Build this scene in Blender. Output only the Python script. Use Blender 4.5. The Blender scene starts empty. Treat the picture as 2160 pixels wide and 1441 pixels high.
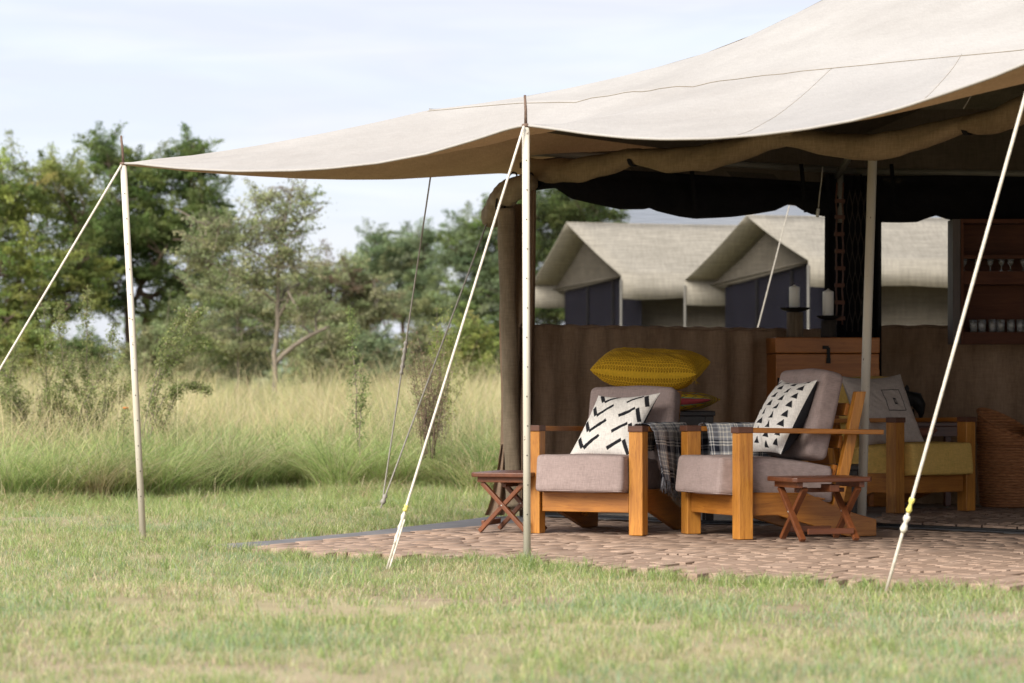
import bpy, math, random
import numpy as np
from mathutils import Vector, Matrix, noise as mnoise

random.seed(7)
RNG = np.random.default_rng(11)
SC = bpy.context.scene
COL = SC.collection

# ------------------------------------------------------------------ camera, world, sun, exposure
F, CX, HY, CH = 6000.0, 1080.0, 806.0, 0.91        # focal in photo pixels, centre column, horizon row, camera height
cam_d = bpy.data.cameras.new('camera')
cam = bpy.data.objects.new('camera', cam_d)
COL.objects.link(cam)
cam.location = (0, 0, CH)
cam.rotation_euler = (math.pi / 2, 0, 0)
cam_d.sensor_width = 36.0
cam_d.lens = 100.0
cam_d.shift_y = (HY - 720.5) / 2160.0
cam_d.clip_start = 0.5
cam_d.clip_end = 3000
cam_d.dof.use_dof = True
cam_d.dof.focus_distance = 15.9
cam_d.dof.aperture_fstop = 3.6
SC.camera = cam

SUN_EL, SUN_AZ = math.radians(38), math.radians(214)      # azimuth clockwise from +Y: the sun is behind the camera, to the left
w = bpy.data.worlds.new('World')
SC.world = w
w.use_nodes = True
nt = w.node_tree
nt.nodes.clear()
N = nt.nodes.new
L = nt.links.new
out = N('ShaderNodeOutputWorld')
bg = N('ShaderNodeBackground')
bg.inputs['Strength'].default_value = 0.1
sky = N('ShaderNodeTexSky')
sky.sky_type = 'NISHITA'
sky.sun_disc = False
sky.sun_elevation = SUN_EL
sky.sun_rotation = SUN_AZ
sky.air_density = 1.0
sky.dust_density = 1.5
tc = N('ShaderNodeTexCoord')
mp = N('ShaderNodeMapping')
mp.inputs['Scale'].default_value = (3.0, 3.0, 22.0)
L(tc.outputs['Generated'], mp.inputs['Vector'])
nz = N('ShaderNodeTexNoise')
nz.inputs['Scale'].default_value = 1.6
nz.inputs['Detail'].default_value = 5
nz.inputs['Roughness'].default_value = 0.55
nz.inputs['Distortion'].default_value = 0.4
rp = N('ShaderNodeValToRGB')
rp.color_ramp.elements[0].position = 0.40
rp.color_ramp.elements[0].color = (0.80, 0.80, 0.80, 1)
rp.color_ramp.elements[1].position = 0.72
rp.color_ramp.elements[1].color = (0.97, 0.97, 0.97, 1)
mx = N('ShaderNodeMix')
mx.data_type = 'RGBA'
nz2 = N('ShaderNodeTexNoise')
nz2.inputs['Scale'].default_value = 3.4
nz2.inputs['Detail'].default_value = 6
nz2.inputs['Roughness'].default_value = 0.5
nz2.inputs['Distortion'].default_value = 0.6
veil = N('ShaderNodeValToRGB')                          # thin bright cloud veil
veil.color_ramp.elements[0].position = 0.42
veil.color_ramp.elements[0].color = (.352, .368, .425, 1)
veil.color_ramp.elements[1].position = 0.66
veil.color_ramp.elements[1].color = (.388, .396, .430, 1)
vm = N('ShaderNodeVectorMath')
vm.operation = 'SCALE'
vm.inputs['Scale'].default_value = 10.0
L(mp.outputs['Vector'], nz2.inputs['Vector'])
L(nz2.outputs['Fac'], veil.inputs['Fac'])
L(veil.outputs['Color'], vm.inputs[0])
L(vm.outputs['Vector'], mx.inputs['B'])
L(mp.outputs['Vector'], nz.inputs['Vector'])
L(nz.outputs['Fac'], rp.inputs['Fac'])
L(rp.outputs['Color'], mx.inputs['Factor'])
L(sky.outputs['Color'], mx.inputs['A'])
L(mx.outputs['Result'], bg.inputs['Color'])
L(bg.outputs['Background'], out.inputs['Surface'])

sun_d = bpy.data.lights.new('sun', 'SUN')
sun_d.energy = 3.2
sun_d.angle = math.radians(40)
sun_d.color = (1.0, 0.95, 0.86)
sun = bpy.data.objects.new('sun', sun_d)
COL.objects.link(sun)
sv = Vector((math.sin(SUN_AZ) * math.cos(SUN_EL), math.cos(SUN_AZ) * math.cos(SUN_EL), math.sin(SUN_EL)))
sun.rotation_euler = sv.to_track_quat('Z', 'Y').to_euler()
sun.location = sv * 60

SC.view_settings.view_transform = 'Standard'
SC.view_settings.look = 'None'
SC.view_settings.gamma = 1
SC.view_settings.exposure = 1.24
SC.view_settings.use_curve_mapping = False
SC.render.engine = 'CYCLES'
SC.cycles.use_denoising = True
SC.cycles.max_bounces = 12
SC.cycles.diffuse_bounces = 8
SC.cycles.transparent_max_bounces = 16
SC.cycles.transmission_bounces = 6

# ------------------------------------------------------------------ helpers
def at(px, py, Y):
    return Vector(((px - CX) * Y / F, Y, CH - (py - HY) * Y / F))

def lin(h):
    h = h.lstrip('#')
    c = [int(h[i:i + 2], 16) / 255 for i in (0, 2, 4)]
    return tuple(x / 12.92 if x <= .04045 else ((x + .055) / 1.055) ** 2.4 for x in c)

class MB:
    """collects shapes into one mesh"""
    def __init__(self):
        self.v, self.f = [], []
    def add(self, vs, fs):
        b = len(self.v)
        self.v += [tuple(p) for p in vs]
        self.f += [tuple(i + b for i in q) for q in fs]
    def box(self, c, h, R=None):
        vs = []
        for sx in (-1, 1):
            for sy in (-1, 1):
                for sz in (-1, 1):
                    p = Vector((sx * h[0], sy * h[1], sz * h[2]))
                    if R is not None:
                        p = R @ p
                    vs.append(Vector(c) + p)
        self.add(vs, [(0, 1, 3, 2), (4, 6, 7, 5), (0, 4, 5, 1), (2, 3, 7, 6), (0, 2, 6, 4), (1, 5, 7, 3)])
        return self
    def bar(self, a, b, wx, wy, up=(0, 0, 1)):
        a, b = Vector(a), Vector(b)
        d = (b - a).normalized()
        x = d.cross(Vector(up))
        x = x.normalized() if x.length > 1e-4 else Vector((1, 0, 0))
        y = d.cross(x).normalized()
        vs = []
        for p in (a, b):
            for sx, sy in ((-1, -1), (1, -1), (1, 1), (-1, 1)):
                vs.append(p + x * sx * wx / 2 + y * sy * wy / 2)
        self.add(vs, [(3, 2, 1, 0), (4, 5, 6, 7), (0, 1, 5, 4), (1, 2, 6, 5), (2, 3, 7, 6), (3, 0, 4, 7)])
        return self
    def tube(self, path, r, n=8, caps=True):
        P = [Vector(p) for p in path]
        m = len(P)
        rr = r if hasattr(r, '__len__') else [r] * m
        vs, fs = [], []
        x = None
        for i, p in enumerate(P):
            d = (P[min(i + 1, m - 1)] - P[max(i - 1, 0)])
            d = d.normalized() if d.length > 1e-9 else Vector((0, 0, 1))
            if x is None:
                x = d.orthogonal().normalized()
            else:
                x = (x - d * x.dot(d))
                x = x.normalized() if x.length > 1e-6 else d.orthogonal().normalized()
            y = d.cross(x)
            for k in range(n):
                a = 2 * math.pi * k / n
                vs.append(p + (x * math.cos(a) + y * math.sin(a)) * rr[i])
        for i in range(m - 1):
            for k in range(n):
                k2 = (k + 1) % n
                fs.append((i * n + k, i * n + k2, (i + 1) * n + k2, (i + 1) * n + k))
        if caps:
            fs.append(tuple(range(n - 1, -1, -1)))
            fs.append(tuple((m - 1) * n + k for k in range(n)))
        self.add(vs, fs)
        return self
    def lathe(self, prof, n=20, c=(0, 0, 0), M=None, jag=0):
        vs, fs = [], []
        for j, (r, z) in enumerate(prof):
            for k in range(n):
                a = 2 * math.pi * k / n
                q = r * (1 + (jag * ((k % 2) * 2 - 1) if j >= len(prof) - 1 else 0))
                p = Vector((q * math.cos(a), q * math.sin(a), z))
                if M is not None:
                    p = M @ p
                vs.append(p + Vector(c))
        for i in range(len(prof) - 1):
            for k in range(n):
                k2 = (k + 1) % n
                fs.append((i * n + k, i * n + k2, (i + 1) * n + k2, (i + 1) * n + k))
        if prof[0][0] > 1e-4:
            fs.append(tuple(range(n - 1, -1, -1)))
        if prof[-1][0] > 1e-4 and not jag:
            fs.append(tuple((len(prof) - 1) * n + k for k in range(n)))
        self.add(vs, fs)
        return self
    def prism(self, pts, x0, x1):
        """polygon pts (y, z) extruded along x"""
        n = len(pts)
        vs = [(x0, y, z) for y, z in pts] + [(x1, y, z) for y, z in pts]
        fs = [tuple(range(n - 1, -1, -1)), tuple(range(n, 2 * n))]
        for i in range(n):
            j = (i + 1) % n
            fs.append((i, j, n + j, n + i))
        self.add(vs, fs)
        return self
    def grid(self, A):
        m, n = len(A), len(A[0])
        vs = [p for row in A for p in row]
        fs = [(i * n + j, i * n + j + 1, (i + 1) * n + j + 1, (i + 1) * n + j) for i in range(m - 1) for j in range(n - 1)]
        self.add(vs, fs)
        return self
    def build(self, name, mat, parent=None, smooth=True, bevel=0, auto=None):
        me = bpy.data.meshes.new(name)
        me.from_pydata([tuple(p) for p in self.v], [], self.f)
        me.update()
        return link(name, me, mat, parent, smooth, bevel)

def link(name, me, mat, parent=None, smooth=True, bevel=0):
    if mat is not None:
        me.materials.append(mat)
    o = bpy.data.objects.new(name, me)
    COL.objects.link(o)
    if parent is not None:
        o.parent = parent
    if smooth:
        me.polygons.foreach_set('use_smooth', [True] * len(me.polygons))
    if bevel:
        b = o.modifiers.new('bevel', 'BEVEL')
        b.width = bevel
        b.segments = 2
        b.limit_method = 'ANGLE'
        b.harden_normals = False
        me.polygons.foreach_set('use_smooth', [False] * len(me.polygons))
    return o

def np_mesh(name, V, T, mat, cols=None, parent=None, smooth=False):
    """triangle mesh from numpy arrays"""
    me = bpy.data.meshes.new(name)
    V = np.asarray(V, dtype=np.float32)
    T = np.asarray(T, dtype=np.int32)
    me.vertices.add(len(V))
    me.vertices.foreach_set('co', V.ravel())
    me.loops.add(T.size)
    me.loops.foreach_set('vertex_index', T.ravel())
    me.polygons.add(len(T))
    me.polygons.foreach_set('loop_start', np.arange(0, T.size, 3, dtype=np.int32))
    if smooth:
        me.polygons.foreach_set('use_smooth', np.ones(len(T), dtype=bool))
    me.update(calc_edges=True)
    if cols is not None:
        a = me.color_attributes.new('print', 'FLOAT_COLOR', 'POINT')
        c = np.ones((len(V), 4), dtype=np.float32)
        c[:, :3] = cols
        a.data.foreach_set('color', c.ravel())
    me.materials.append(mat)
    o = bpy.data.objects.new(name, me)
    COL.objects.link(o)
    if parent is not None:
        o.parent = parent
    return o

def tag(o, label=None, cat=None, group=None, kind=None):
    if label: o['label'] = label
    if cat: o['category'] = cat
    if group: o['group'] = group
    if kind: o['kind'] = kind
    return o

def empty(name, loc, rz=0, label=None, cat=None, group=None):
    o = bpy.data.objects.new(name, None)
    COL.objects.link(o)
    o.empty_display_size = 0.1
    o.location = loc
    o.rotation_euler = (0, 0, rz)
    return tag(o, label, cat, group)

def vn(x, y, s, seed=0):
    """value noise on arrays, 0..1"""
    r = np.random.default_rng(seed).random((64, 64))
    x, y = np.asarray(x) * s + 13.7, np.asarray(y) * s + 5.1
    xi, yi = np.floor(x).astype(int), np.floor(y).astype(int)
    fx, fy = x - xi, y - yi
    fx, fy = fx * fx * (3 - 2 * fx), fy * fy * (3 - 2 * fy)
    g = lambda i, j: r[i % 64, j % 64]
    return (g(xi, yi) * (1 - fx) + g(xi + 1, yi) * fx) * (1 - fy) + (g(xi, yi + 1) * (1 - fx) + g(xi + 1, yi + 1) * fx) * fy

# ------------------------------------------------------------------ materials
MATS = {}
def new_mat(name):
    m = bpy.data.materials.new(name)
    m.use_nodes = True
    t = m.node_tree
    t.nodes.clear()
    o = t.nodes.new('ShaderNodeOutputMaterial')
    p = t.nodes.new('ShaderNodeBsdfPrincipled')
    t.links.new(p.outputs[0], o.inputs[0])
    return m, t, p, o

def noise_col(t, c1, c2, scale=(1, 1, 1), s=5, detail=5, dist=0, coord='Object', lo=.3, hi=.7, rough=.6):
    tc = t.nodes.new('ShaderNodeTexCoord')
    mp = t.nodes.new('ShaderNodeMapping')
    mp.inputs['Scale'].default_value = scale
    nz = t.nodes.new('ShaderNodeTexNoise')
    nz.inputs['Scale'].default_value = s
    nz.inputs['Detail'].default_value = detail
    nz.inputs['Roughness'].default_value = rough
    nz.inputs['Distortion'].default_value = dist
    r = t.nodes.new('ShaderNodeValToRGB')
    r.color_ramp.elements[0].position, r.color_ramp.elements[1].position = lo, hi
    r.color_ramp.elements[0].color = (*c1, 1)
    r.color_ramp.elements[1].color = (*c2, 1)
    t.links.new(tc.outputs[coord], mp.inputs[0])
    t.links.new(mp.outputs[0], nz.inputs['Vector'])
    t.links.new(nz.outputs['Fac'], r.inputs[0])
    return r, nz, mp

def mixc(t, a, b, fac, mode='MIX'):
    m = t.nodes.new('ShaderNodeMix')
    m.data_type = 'RGBA'
    m.blend_type = mode
    for sock, v in (('A', a), ('B', b)):
        if hasattr(v, 'links') or isinstance(v, bpy.types.NodeSocket): t.links.new(v, m.inputs[sock])
        else: m.inputs[sock].default_value = (*v, 1)
    if isinstance(fac, bpy.types.NodeSocket): t.links.new(fac, m.inputs['Factor'])
    else: m.inputs['Factor'].default_value = fac
    return m.outputs['Result']

def bump(t, p, h, strength=.3, dist=.01):
    b = t.nodes.new('ShaderNodeBump')
    b.inputs['Strength'].default_value = strength
    b.inputs['Distance'].default_value = dist
    t.links.new(h, b.inputs['Height'])
    t.links.new(b.outputs[0], p.inputs['Normal'])

def wood(name, c1, c2, c3, axis='z', rough=.42):
    """grain stretched along one local axis"""
    m, t, p, o = new_mat(name)
    sc = {'x': (1.2, 16, 16), 'y': (16, 1.2, 16), 'z': (16, 16, 1.2)}[axis]
    r, nz, mp = noise_col(t, c1, c2, sc, 2.2, 6, 1.1, lo=.32, hi=.68)
    r2, nz2, _ = noise_col(t, (0, 0, 0), (1, 1, 1), tuple(4 * q for q in sc), 3, 3, .4, lo=.55, hi=.8)
    col = mixc(t, r.outputs[0], c3, r2.outputs[0])
    r3, _, _ = noise_col(t, (.72, .70, .68), (1.12, 1.08, 1.0), (1, 1, 1), 2.3, 2)
    col = mixc(t, col, r3.outputs[0], 1.0, 'MULTIPLY')
    t.links.new(col, p.inputs['Base Color'])
    p.inputs['Roughness'].default_value = rough
    bump(t, p, nz2.outputs['Fac'], .12, .004)
    return m

def fabric(name, c1, c2, weave=420, trans=0, tcol=None, rough=.95, attr=False, patch=3.0, bs=.25, slub=True, wv=1.0, pscale=(1, 1, 1)):
    m, t, p, o = new_mat(name)
    if attr:
        a = t.nodes.new('ShaderNodeAttribute')
        a.attribute_name = 'print'
        r, nz, _ = noise_col(t, c1, c2, (1, 1, 1), patch, 4)
        col = mixc(t, a.outputs['Color'], r.outputs[0], 1.0, 'MULTIPLY')
    else:
        r, nz, _ = noise_col(t, c1, c2, pscale, patch, 6)
        col = r.outputs[0]
    rx, nx, _ = noise_col(t, (1 - .14 * wv,) * 3, (1 + .1 * wv,) * 3, (weave, weave * .1, weave * .12), 1, 2, lo=.3, hi=.7)
    ry, ny, _ = noise_col(t, (1 - .12 * wv,) * 3, (1 + .08 * wv,) * 3, (weave * .1, weave * .1, weave), 1, 2, lo=.3, hi=.7)
    if slub:
        col = mixc(t, col, rx.outputs[0], 1.0, 'MULTIPLY')
        col = mixc(t, col, ry.outputs[0], 1.0, 'MULTIPLY')
    t.links.new(col, p.inputs['Base Color'])
    p.inputs['Roughness'].default_value = rough
    p.inputs['Specular IOR Level'].default_value = .15
    ad = t.nodes.new('ShaderNodeMath')
    ad.operation = 'ADD'
    t.links.new(nx.outputs['Fac'], ad.inputs[0])
    t.links.new(ny.outputs['Fac'], ad.inputs[1])
    bump(t, p, ad.outputs[0], bs, .004)
    if trans:
        tr = t.nodes.new('ShaderNodeBsdfTranslucent')
        tr.inputs['Color'].default_value = (*tcol, 1)
        ms = t.nodes.new('ShaderNodeMixShader')
        ms.inputs[0].default_value = trans
        t.links.new(p.outputs[0], ms.inputs[1])
        t.links.new(tr.outputs[0], ms.inputs[2])
        t.links.new(ms.outputs[0], o.inputs[0])
    return m

def plain(name, c, rough=.6, metal=0, c2=None, s=8, spec=.5):
    m, t, p, o = new_mat(name)
    if c2 is None:
        c2 = tuple(x * .75 for x in c)
    r, nz, _ = noise_col(t, c2, c, (1, 1, 1), s, 5)
    t.links.new(r.outputs[0], p.inputs['Base Color'])
    p.inputs['Roughness'].default_value = rough
    p.inputs['Metallic'].default_value = metal
    p.inputs['Specular IOR Level'].default_value = spec
    bump(t, p, nz.outputs['Fac'], .1, .005)
    return m

def leafmat(name, trans=.35, gain=1.0, rough=.6):
    m, t, p, o = new_mat(name)
    a = t.nodes.new('ShaderNodeAttribute')
    a.attribute_name = 'print'
    t.links.new(a.outputs['Color'], p.inputs['Base Color'])
    p.inputs['Roughness'].default_value = rough
    p.inputs['Specular IOR Level'].default_value = .25
    tr = t.nodes.new('ShaderNodeBsdfTranslucent')
    t.links.new(a.outputs['Color'], tr.inputs['Color'])
    ms = t.nodes.new('ShaderNodeMixShader')
    ms.inputs[0].default_value = trans
    t.links.new(p.outputs[0], ms.inputs[1])
    t.links.new(tr.outputs[0], ms.inputs[2])
    t.links.new(ms.outputs[0], o.inputs[0])
    return m

M = MATS
M['canvas'] = fabric('cream_canvas', (.375, .353, .332), (.455, .433, .41), 160, .20, (.50, .36, .22), patch=1.2, bs=.12, wv=.4)
M['canvas_patch'] = fabric('grey_canvas', (.362, .346, .332), (.42, .403, .387), 160, .20, (.50, .36, .22), patch=1.2, bs=.12, wv=.4)
M['shade_sheet'] = fabric('brown_shade_sheet', (.085, .066, .048), (.115, .09, .066), 90, patch=2)  # dark cloth for the added sheets that keep the ceiling in shade
M['canvas_brown'] = fabric('brown_canvas', (.17, .108, .070), (.38, .265, .185), 120, .06, (.2, .12, .05), patch=4.5, pscale=(1, 1, .3), bs=.3)
M['canvas_roll'] = fabric('tan_canvas', (.20, .145, .085), (.29, .215, .135), 120, .08, (.3, .18, .08), patch=3, bs=.3)
M['canvas_side'] = fabric('taupe_canvas', (.20, .155, .105), (.28, .22, .155), 110, .06, (.3, .2, .1), patch=4, bs=.35)
M['black_cloth'] = fabric('black_cloth', (.007, .007, .009), (.014, .013, .015), 120, patch=4)
M['seam_and_shade_line'] = plain('seam_and_shade_line', (.27, .225, .165), .9)  # stitched seams, and the painted shadow line at the roof edge
M['pole'] = None
M['teak_z'] = wood('teak_upright', (.36, .135, .020), (.58, .262, .045), (.22, .072, .012), 'z')
M['teak_y'] = wood('teak_lengthwise', (.31, .11, .016), (.48, .195, .032), (.20, .065, .010), 'y')
M['teak_x'] = wood('teak_crosswise', (.31, .11, .016), (.48, .195, .032), (.20, .065, .010), 'x')
M['dark_teak'] = wood('dark_end_grain', (.075, .026, .014), (.13, .050, .026), (.05, .02, .01), 'x', .5)
M['mahog_x'] = wood('red_wood_lengthwise', (.105, .034, .015), (.17, .057, .024), (.068, .023, .011), 'x', .38)
M['mahog_z'] = wood('red_wood_upright', (.13, .04, .015), (.21, .07, .025), (.085, .027, .011), 'z', .38)
M['ebony'] = wood('near_black_wood', (.012, .008, .007), (.025, .017, .014), (.008, .006, .005), 'z', .45)
M['chest'] = wood('chest_wood', (.36, .125, .028), (.50, .19, .046), (.23, .075, .016), 'x', .45)
M['cab'] = wood('cabinet_wood', (.085, .026, .012), (.13, .044, .02), (.05, .016, .008), 'x', .8)
M['cab_side'] = wood('cabinet_side_wood', (.07, .052, .05), (.105, .08, .075), (.05, .036, .033), 'z', .5)
M['mauve'] = fabric('mauve_linen', (.295, .228, .212), (.345, .270, .252), 260, patch=6, bs=.2)
M['ochre'] = fabric('ochre_linen', (.64, .42, .115), (.74, .49, .15), 260, patch=6, bs=.25)
M['print'] = fabric('printed_cotton', (.93, .93, .93), (1, 1, 1), 300, attr=True, patch=7, bs=.25)
M['black_back'] = fabric('black_cotton', (.018, .018, .022), (.03, .03, .035), 200, patch=6)
M['taupe_pillow'] = fabric('taupe_cotton', (.36, .31, .27), (.43, .38, .335), 300, attr=False, patch=5)
M['rope'] = plain('cream_rope', (.68, .63, .55), .9, 0, (.48, .43, .36), 60)
M['rope_grey'] = plain('grey_rope', (.40, .37, .33), .9, 0, (.28, .255, .225), 60)
M['yellow_tape'] = plain('yellow_tape', (.72, .62, .16), .7)
M['iron'] = plain('black_iron', (.015, .014, .013), .6, .4)
M['rust'] = plain('rusty_steel', (.17, .115, .085), .8, .2, (.09, .05, .035), 40)
M['bolt'] = plain('steel_bolt', (.55, .52, .48), .35, .9)
M['wax'] = plain('white_wax', (.86, .85, .82), .45, 0, (.80, .79, .75))
M['wick'] = plain('wick', (.05, .045, .04), .9)
M['log'] = wood('weathered_log', (.10, .075, .05), (.23, .175, .12), (.05, .035, .025), 'z', .85)
M['log_dark'] = wood('dark_log', (.025, .019, .016), (.05, .04, .033), (.015, .012, .01), 'z', .85)
M['groundsheet'] = plain('grey_groundsheet', (.17, .165, .17), .75, 0, (.11, .105, .11), 5)
M['floor_cloth'] = fabric('pale_groundsheet', (.33, .31, .29), (.42, .395, .375), 80, patch=2)
M['black_rubber'] = plain('black_rubber', (.012, .012, .013), .5)
M['tube'] = plain('grey_tube', (.21, .195, .17), .5, 0, (.16, .15, .13))
M['red_wood'] = plain('red_wood', (.10, .032, .014), .6)
M['terracotta'] = plain('terracotta', (.36, .155, .095), .8)
M['bark'] = plain('bark', (.13, .085, .06), .95, 0, (.065, .045, .035), 12)
M['bark_pale'] = plain('pale_bark', (.20, .165, .125), .95, 0, (.12, .098, .075), 12)
M['leaf'] = leafmat('leaves', .45)
M['grass'] = leafmat('grass_blades', .45)
M['navy'] = fabric('navy_canvas', (.008, .0078, .014), (.013, .0125, .022), 60, patch=2)
M['far_canvas'] = fabric('far_cream_canvas', (.40, .365, .305), (.48, .44, .37), 40, .03, (.35, .25, .15), patch=1)
M['far_taupe'] = fabric('far_taupe_canvas', (.115, .10, .08), (.16, .14, .112), 40, patch=1)
M['orange_petal'] = plain('orange_petal', (.75, .22, .03), .7)

def mesh_strip_mat():
    m, t, p, o = new_mat('black_net_strip')
    tc = t.nodes.new('ShaderNodeTexCoord')
    b = t.nodes.new('ShaderNodeTexChecker')
    b.inputs['Scale'].default_value = 120
    b.inputs['Color1'].default_value = (.02, .02, .025, 1)
    b.inputs['Color2'].default_value = (.16, .165, .18, 1)
    t.links.new(tc.outputs['Object'], b.inputs['Vector'])
    t.links.new(b.outputs[0], p.inputs['Base Color'])
    p.inputs['Roughness'].default_value = .6
    return m
M['net_strip'] = mesh_strip_mat()

def screen_mat():
    """insect screen: woven dark-tan thread with open holes between"""
    m, t, p, o = new_mat('insect_screen')
    p.inputs['Base Color'].default_value = (.07, .06, .05, 1)
    p.inputs['Roughness'].default_value = .8
    p.inputs['Specular IOR Level'].default_value = .1
    tr = t.nodes.new('ShaderNodeBsdfTransparent')
    ms = t.nodes.new('ShaderNodeMixShader')
    r, nz, _ = noise_col(t, (.42, .42, .42), (.47, .47, .47), (3, 3, 60), 1, 3, lo=.35, hi=.65)
    tc = t.nodes.new('ShaderNodeTexCoord')
    wv = t.nodes.new('ShaderNodeTexWave')
    wv.bands_direction = 'Z'
    wv.inputs['Scale'].default_value = 30
    wv.inputs['Distortion'].default_value = .6
    t.links.new(tc.outputs['Object'], wv.inputs['Vector'])
    c = mixc(t, r.outputs[0], (.62, .62, .62), 0)
    mm = t.nodes.new('ShaderNodeMath')
    mm.operation = 'MULTIPLY_ADD'
    t.links.new(wv.outputs['Fac'], mm.inputs[0])
    mm.inputs[1].default_value = .07
    t.links.new(r.outputs[0], mm.inputs[2])
    t.links.new(mm.outputs[0], ms.inputs[0])
    t.links.new(tr.outputs[0], ms.inputs[1])
    t.links.new(p.outputs[0], ms.inputs[2])
    t.links.new(ms.outputs[0], o.inputs[0])
    return m
M['screen'] = screen_mat()

def pole_mat():
    m, t, p, o = new_mat('cream_painted_pole')
    r, nz, _ = noise_col(t, (.50, .455, .37), (.62, .575, .49), (1, 1, .35), 5, 4)
    r2, n2, _ = noise_col(t, (0, 0, 0), (1, 1, 1), (1, 1, .6), 42, 2, lo=.70, hi=.73)
    col = mixc(t, r.outputs[0], (.12, .075, .05), r2.outputs[0])
    t.links.new(col, p.inputs['Base Color'])
    p.inputs['Roughness'].default_value = .5
    return m
M['pole'] = pole_mat()

def brick_mat(attr):
    m, t, p, o = new_mat('wood_block' + ('_far' if attr else ''))
    if attr:
        a = t.nodes.new('ShaderNodeAttribute')
        a.attribute_name = 'print'
        rnd = a.outputs['Fac']
    else:
        a = t.nodes.new('ShaderNodeObjectInfo')
        rnd = a.outputs['Random']
    rp = t.nodes.new('ShaderNodeValToRGB')
    e = rp.color_ramp.elements
    e[0].position, e[0].color = 0, (.255, .175, .127, 1)
    e[1].position, e[1].color = 1, (.335, .24, .182, 1)
    x = e.new(.5)
    x.color = (.295, .205, .152, 1)
    t.links.new(rnd, rp.inputs[0])
    r, nz, _ = noise_col(t, (.84, .84, .85), (1.1, 1.08, 1.06), (4, 40, 40) if not attr else (9, 9, 9), 2, 5)
    r2, _, _ = noise_col(t, (.75, .72, .7), (1.2, 1.2, 1.2), (1, 1, 1), 1.3, 3)
    col = mixc(t, rp.outputs[0], r.outputs[0], 1, 'MULTIPLY')
    t.links.new(col, p.inputs['Base Color'])
    p.inputs['Roughness'].default_value = .8
    bump(t, p, nz.outputs['Fac'], .3, .004)
    return m
M['brick'] = brick_mat(False)
M['brick_far'] = brick_mat(True)

def soil_mat():
    m, t, p, o = new_mat('dry_soil')
    r, nz, _ = noise_col(t, (.21, .16, .105), (.38, .31, .215), (1, 1, 1), 1.4, 8)
    r2, _, _ = noise_col(t, (.17, .18, .08), (.33, .29, .16), (1, 1, 1), .6, 6)
    r3, n3, _ = noise_col(t, (0, 0, 0), (1, 1, 1), (1, 1, 1), .35, 4, lo=.4, hi=.6)
    col = mixc(t, r.outputs[0], r2.outputs[0], r3.outputs[0])
    t.links.new(col, p.inputs['Base Color'])
    p.inputs['Roughness'].default_value = 1
    p.inputs['Specular IOR Level'].default_value = .1
    bump(t, p, nz.outputs['Fac'], .6, .03)
    return m
M['soil'] = soil_mat()

def basket_mat():
    m, t, p, o = new_mat('woven_basket')
    tc = t.nodes.new('ShaderNodeTexCoord')
    wv = t.nodes.new('ShaderNodeTexWave')
    wv.bands_direction = 'Z'
    wv.inputs['Scale'].default_value = 16
    wv.inputs['Distortion'].default_value = 1.2
    wv.inputs['Detail'].default_value = 2
    t.links.new(tc.outputs['Object'], wv.inputs['Vector'])
    r, nz, _ = noise_col(t, (.36, .135, .05), (.66, .29, .115), (1, 1, 3), 26, 4)
    col = mixc(t, r.outputs[0], (.28, .115, .05), wv.outputs['Fac'])
    col = mixc(t, r.outputs[0], col, .5)
    t.links.new(col, p.inputs['Base Color'])
    p.inputs['Roughness'].default_value = .75
    bump(t, p, wv.outputs['Fac'], .7, .01)
    return m
M['basket'] = basket_mat()

def glass_mat():
    m, t, p, o = new_mat('drinking_glass')
    p.inputs['Base Color'].default_value = (.9, .92, .94, 1)
    p.inputs['Roughness'].default_value = .06
    p.inputs['Transmission Weight'].default_value = .85
    return m
M['glass'] = glass_mat()

# ================================================================== SETTING: ground
def fine_axis(lo, hi, a, b, step, big):
    """positions from lo to hi, fine between a and b"""
    xs = list(np.arange(a, b, step))
    q = a
    while q > lo:
        q -= big
        xs.insert(0, max(q, lo))
        big *= 1.6
    big = 2.0
    q = xs[-1]
    while q < hi:
        q += big
        xs.append(min(q, hi))
        big *= 1.6
    return xs

def gz(x, y):
    """height of the ground"""
    d = np.clip((np.asarray(y) - 21) / 6, 0, 1)
    return (vn(x, y, .9, 3) - .5) * .035 + (vn(x, y, 2.8, 4) - .5) * .02 * (1 + d)

# plan outline of the paved platform in front of the tent
PAVE = [(-1.38, 15.35), (-.92, 14.58), (.075, 14.12), (.91, 13.07), (2.2, 12.22), (3.6, 11.2), (5.6, 14.4), (2.98, 16.55),
        (2.2, 17.25), (1.24, 17.66), (.25, 18.7), (.07, 17.85)]
def inside(poly, x, y):
    x, y = np.asarray(x), np.asarray(y)
    r = np.zeros(x.shape, bool)
    n = len(poly)
    for i in range(n):
        x1, y1 = poly[i]
        x2, y2 = poly[(i + 1) % n]
        c = ((y1 > y) != (y2 > y)) & (x < (x2 - x1) * (y - y1) / ((y2 - y1) if y2 != y1 else 1e-9) + x1)
        r ^= c
    return r
# everything under the tent that carries no grass (paving + groundsheets)
COVER = [(-1.75, 15.60), (-1.38, 15.30), (-.92, 14.53), (.075, 14.06), (.91, 13.02), (2.2, 12.17), (3.6, 11.1), (8, 17), (6.5, 21.5), (2.5, 21.0),
         (0.0, 19.1), (-.17, 19.0), (-.45, 18.2), (-.95, 16.9)]

xs = fine_axis(-900, 900, -4.2, 4.2, .16, 2)
ys = fine_axis(-60, 1500, 7.6, 30, .16, 2)
X, Y = np.meshgrid(xs, ys, indexing='ij')
Zg = gz(X, Y) * ((np.abs(X) < 60) & (Y < 120))
Zg = Zg - inside(COVER, X, Y) * .045
G = np.stack([X, Y, Zg], -1)
mb = MB()
mb.grid(G.tolist())
ground = mb.build('ground', M['soil'])
tag(ground, kind='structure')

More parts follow.
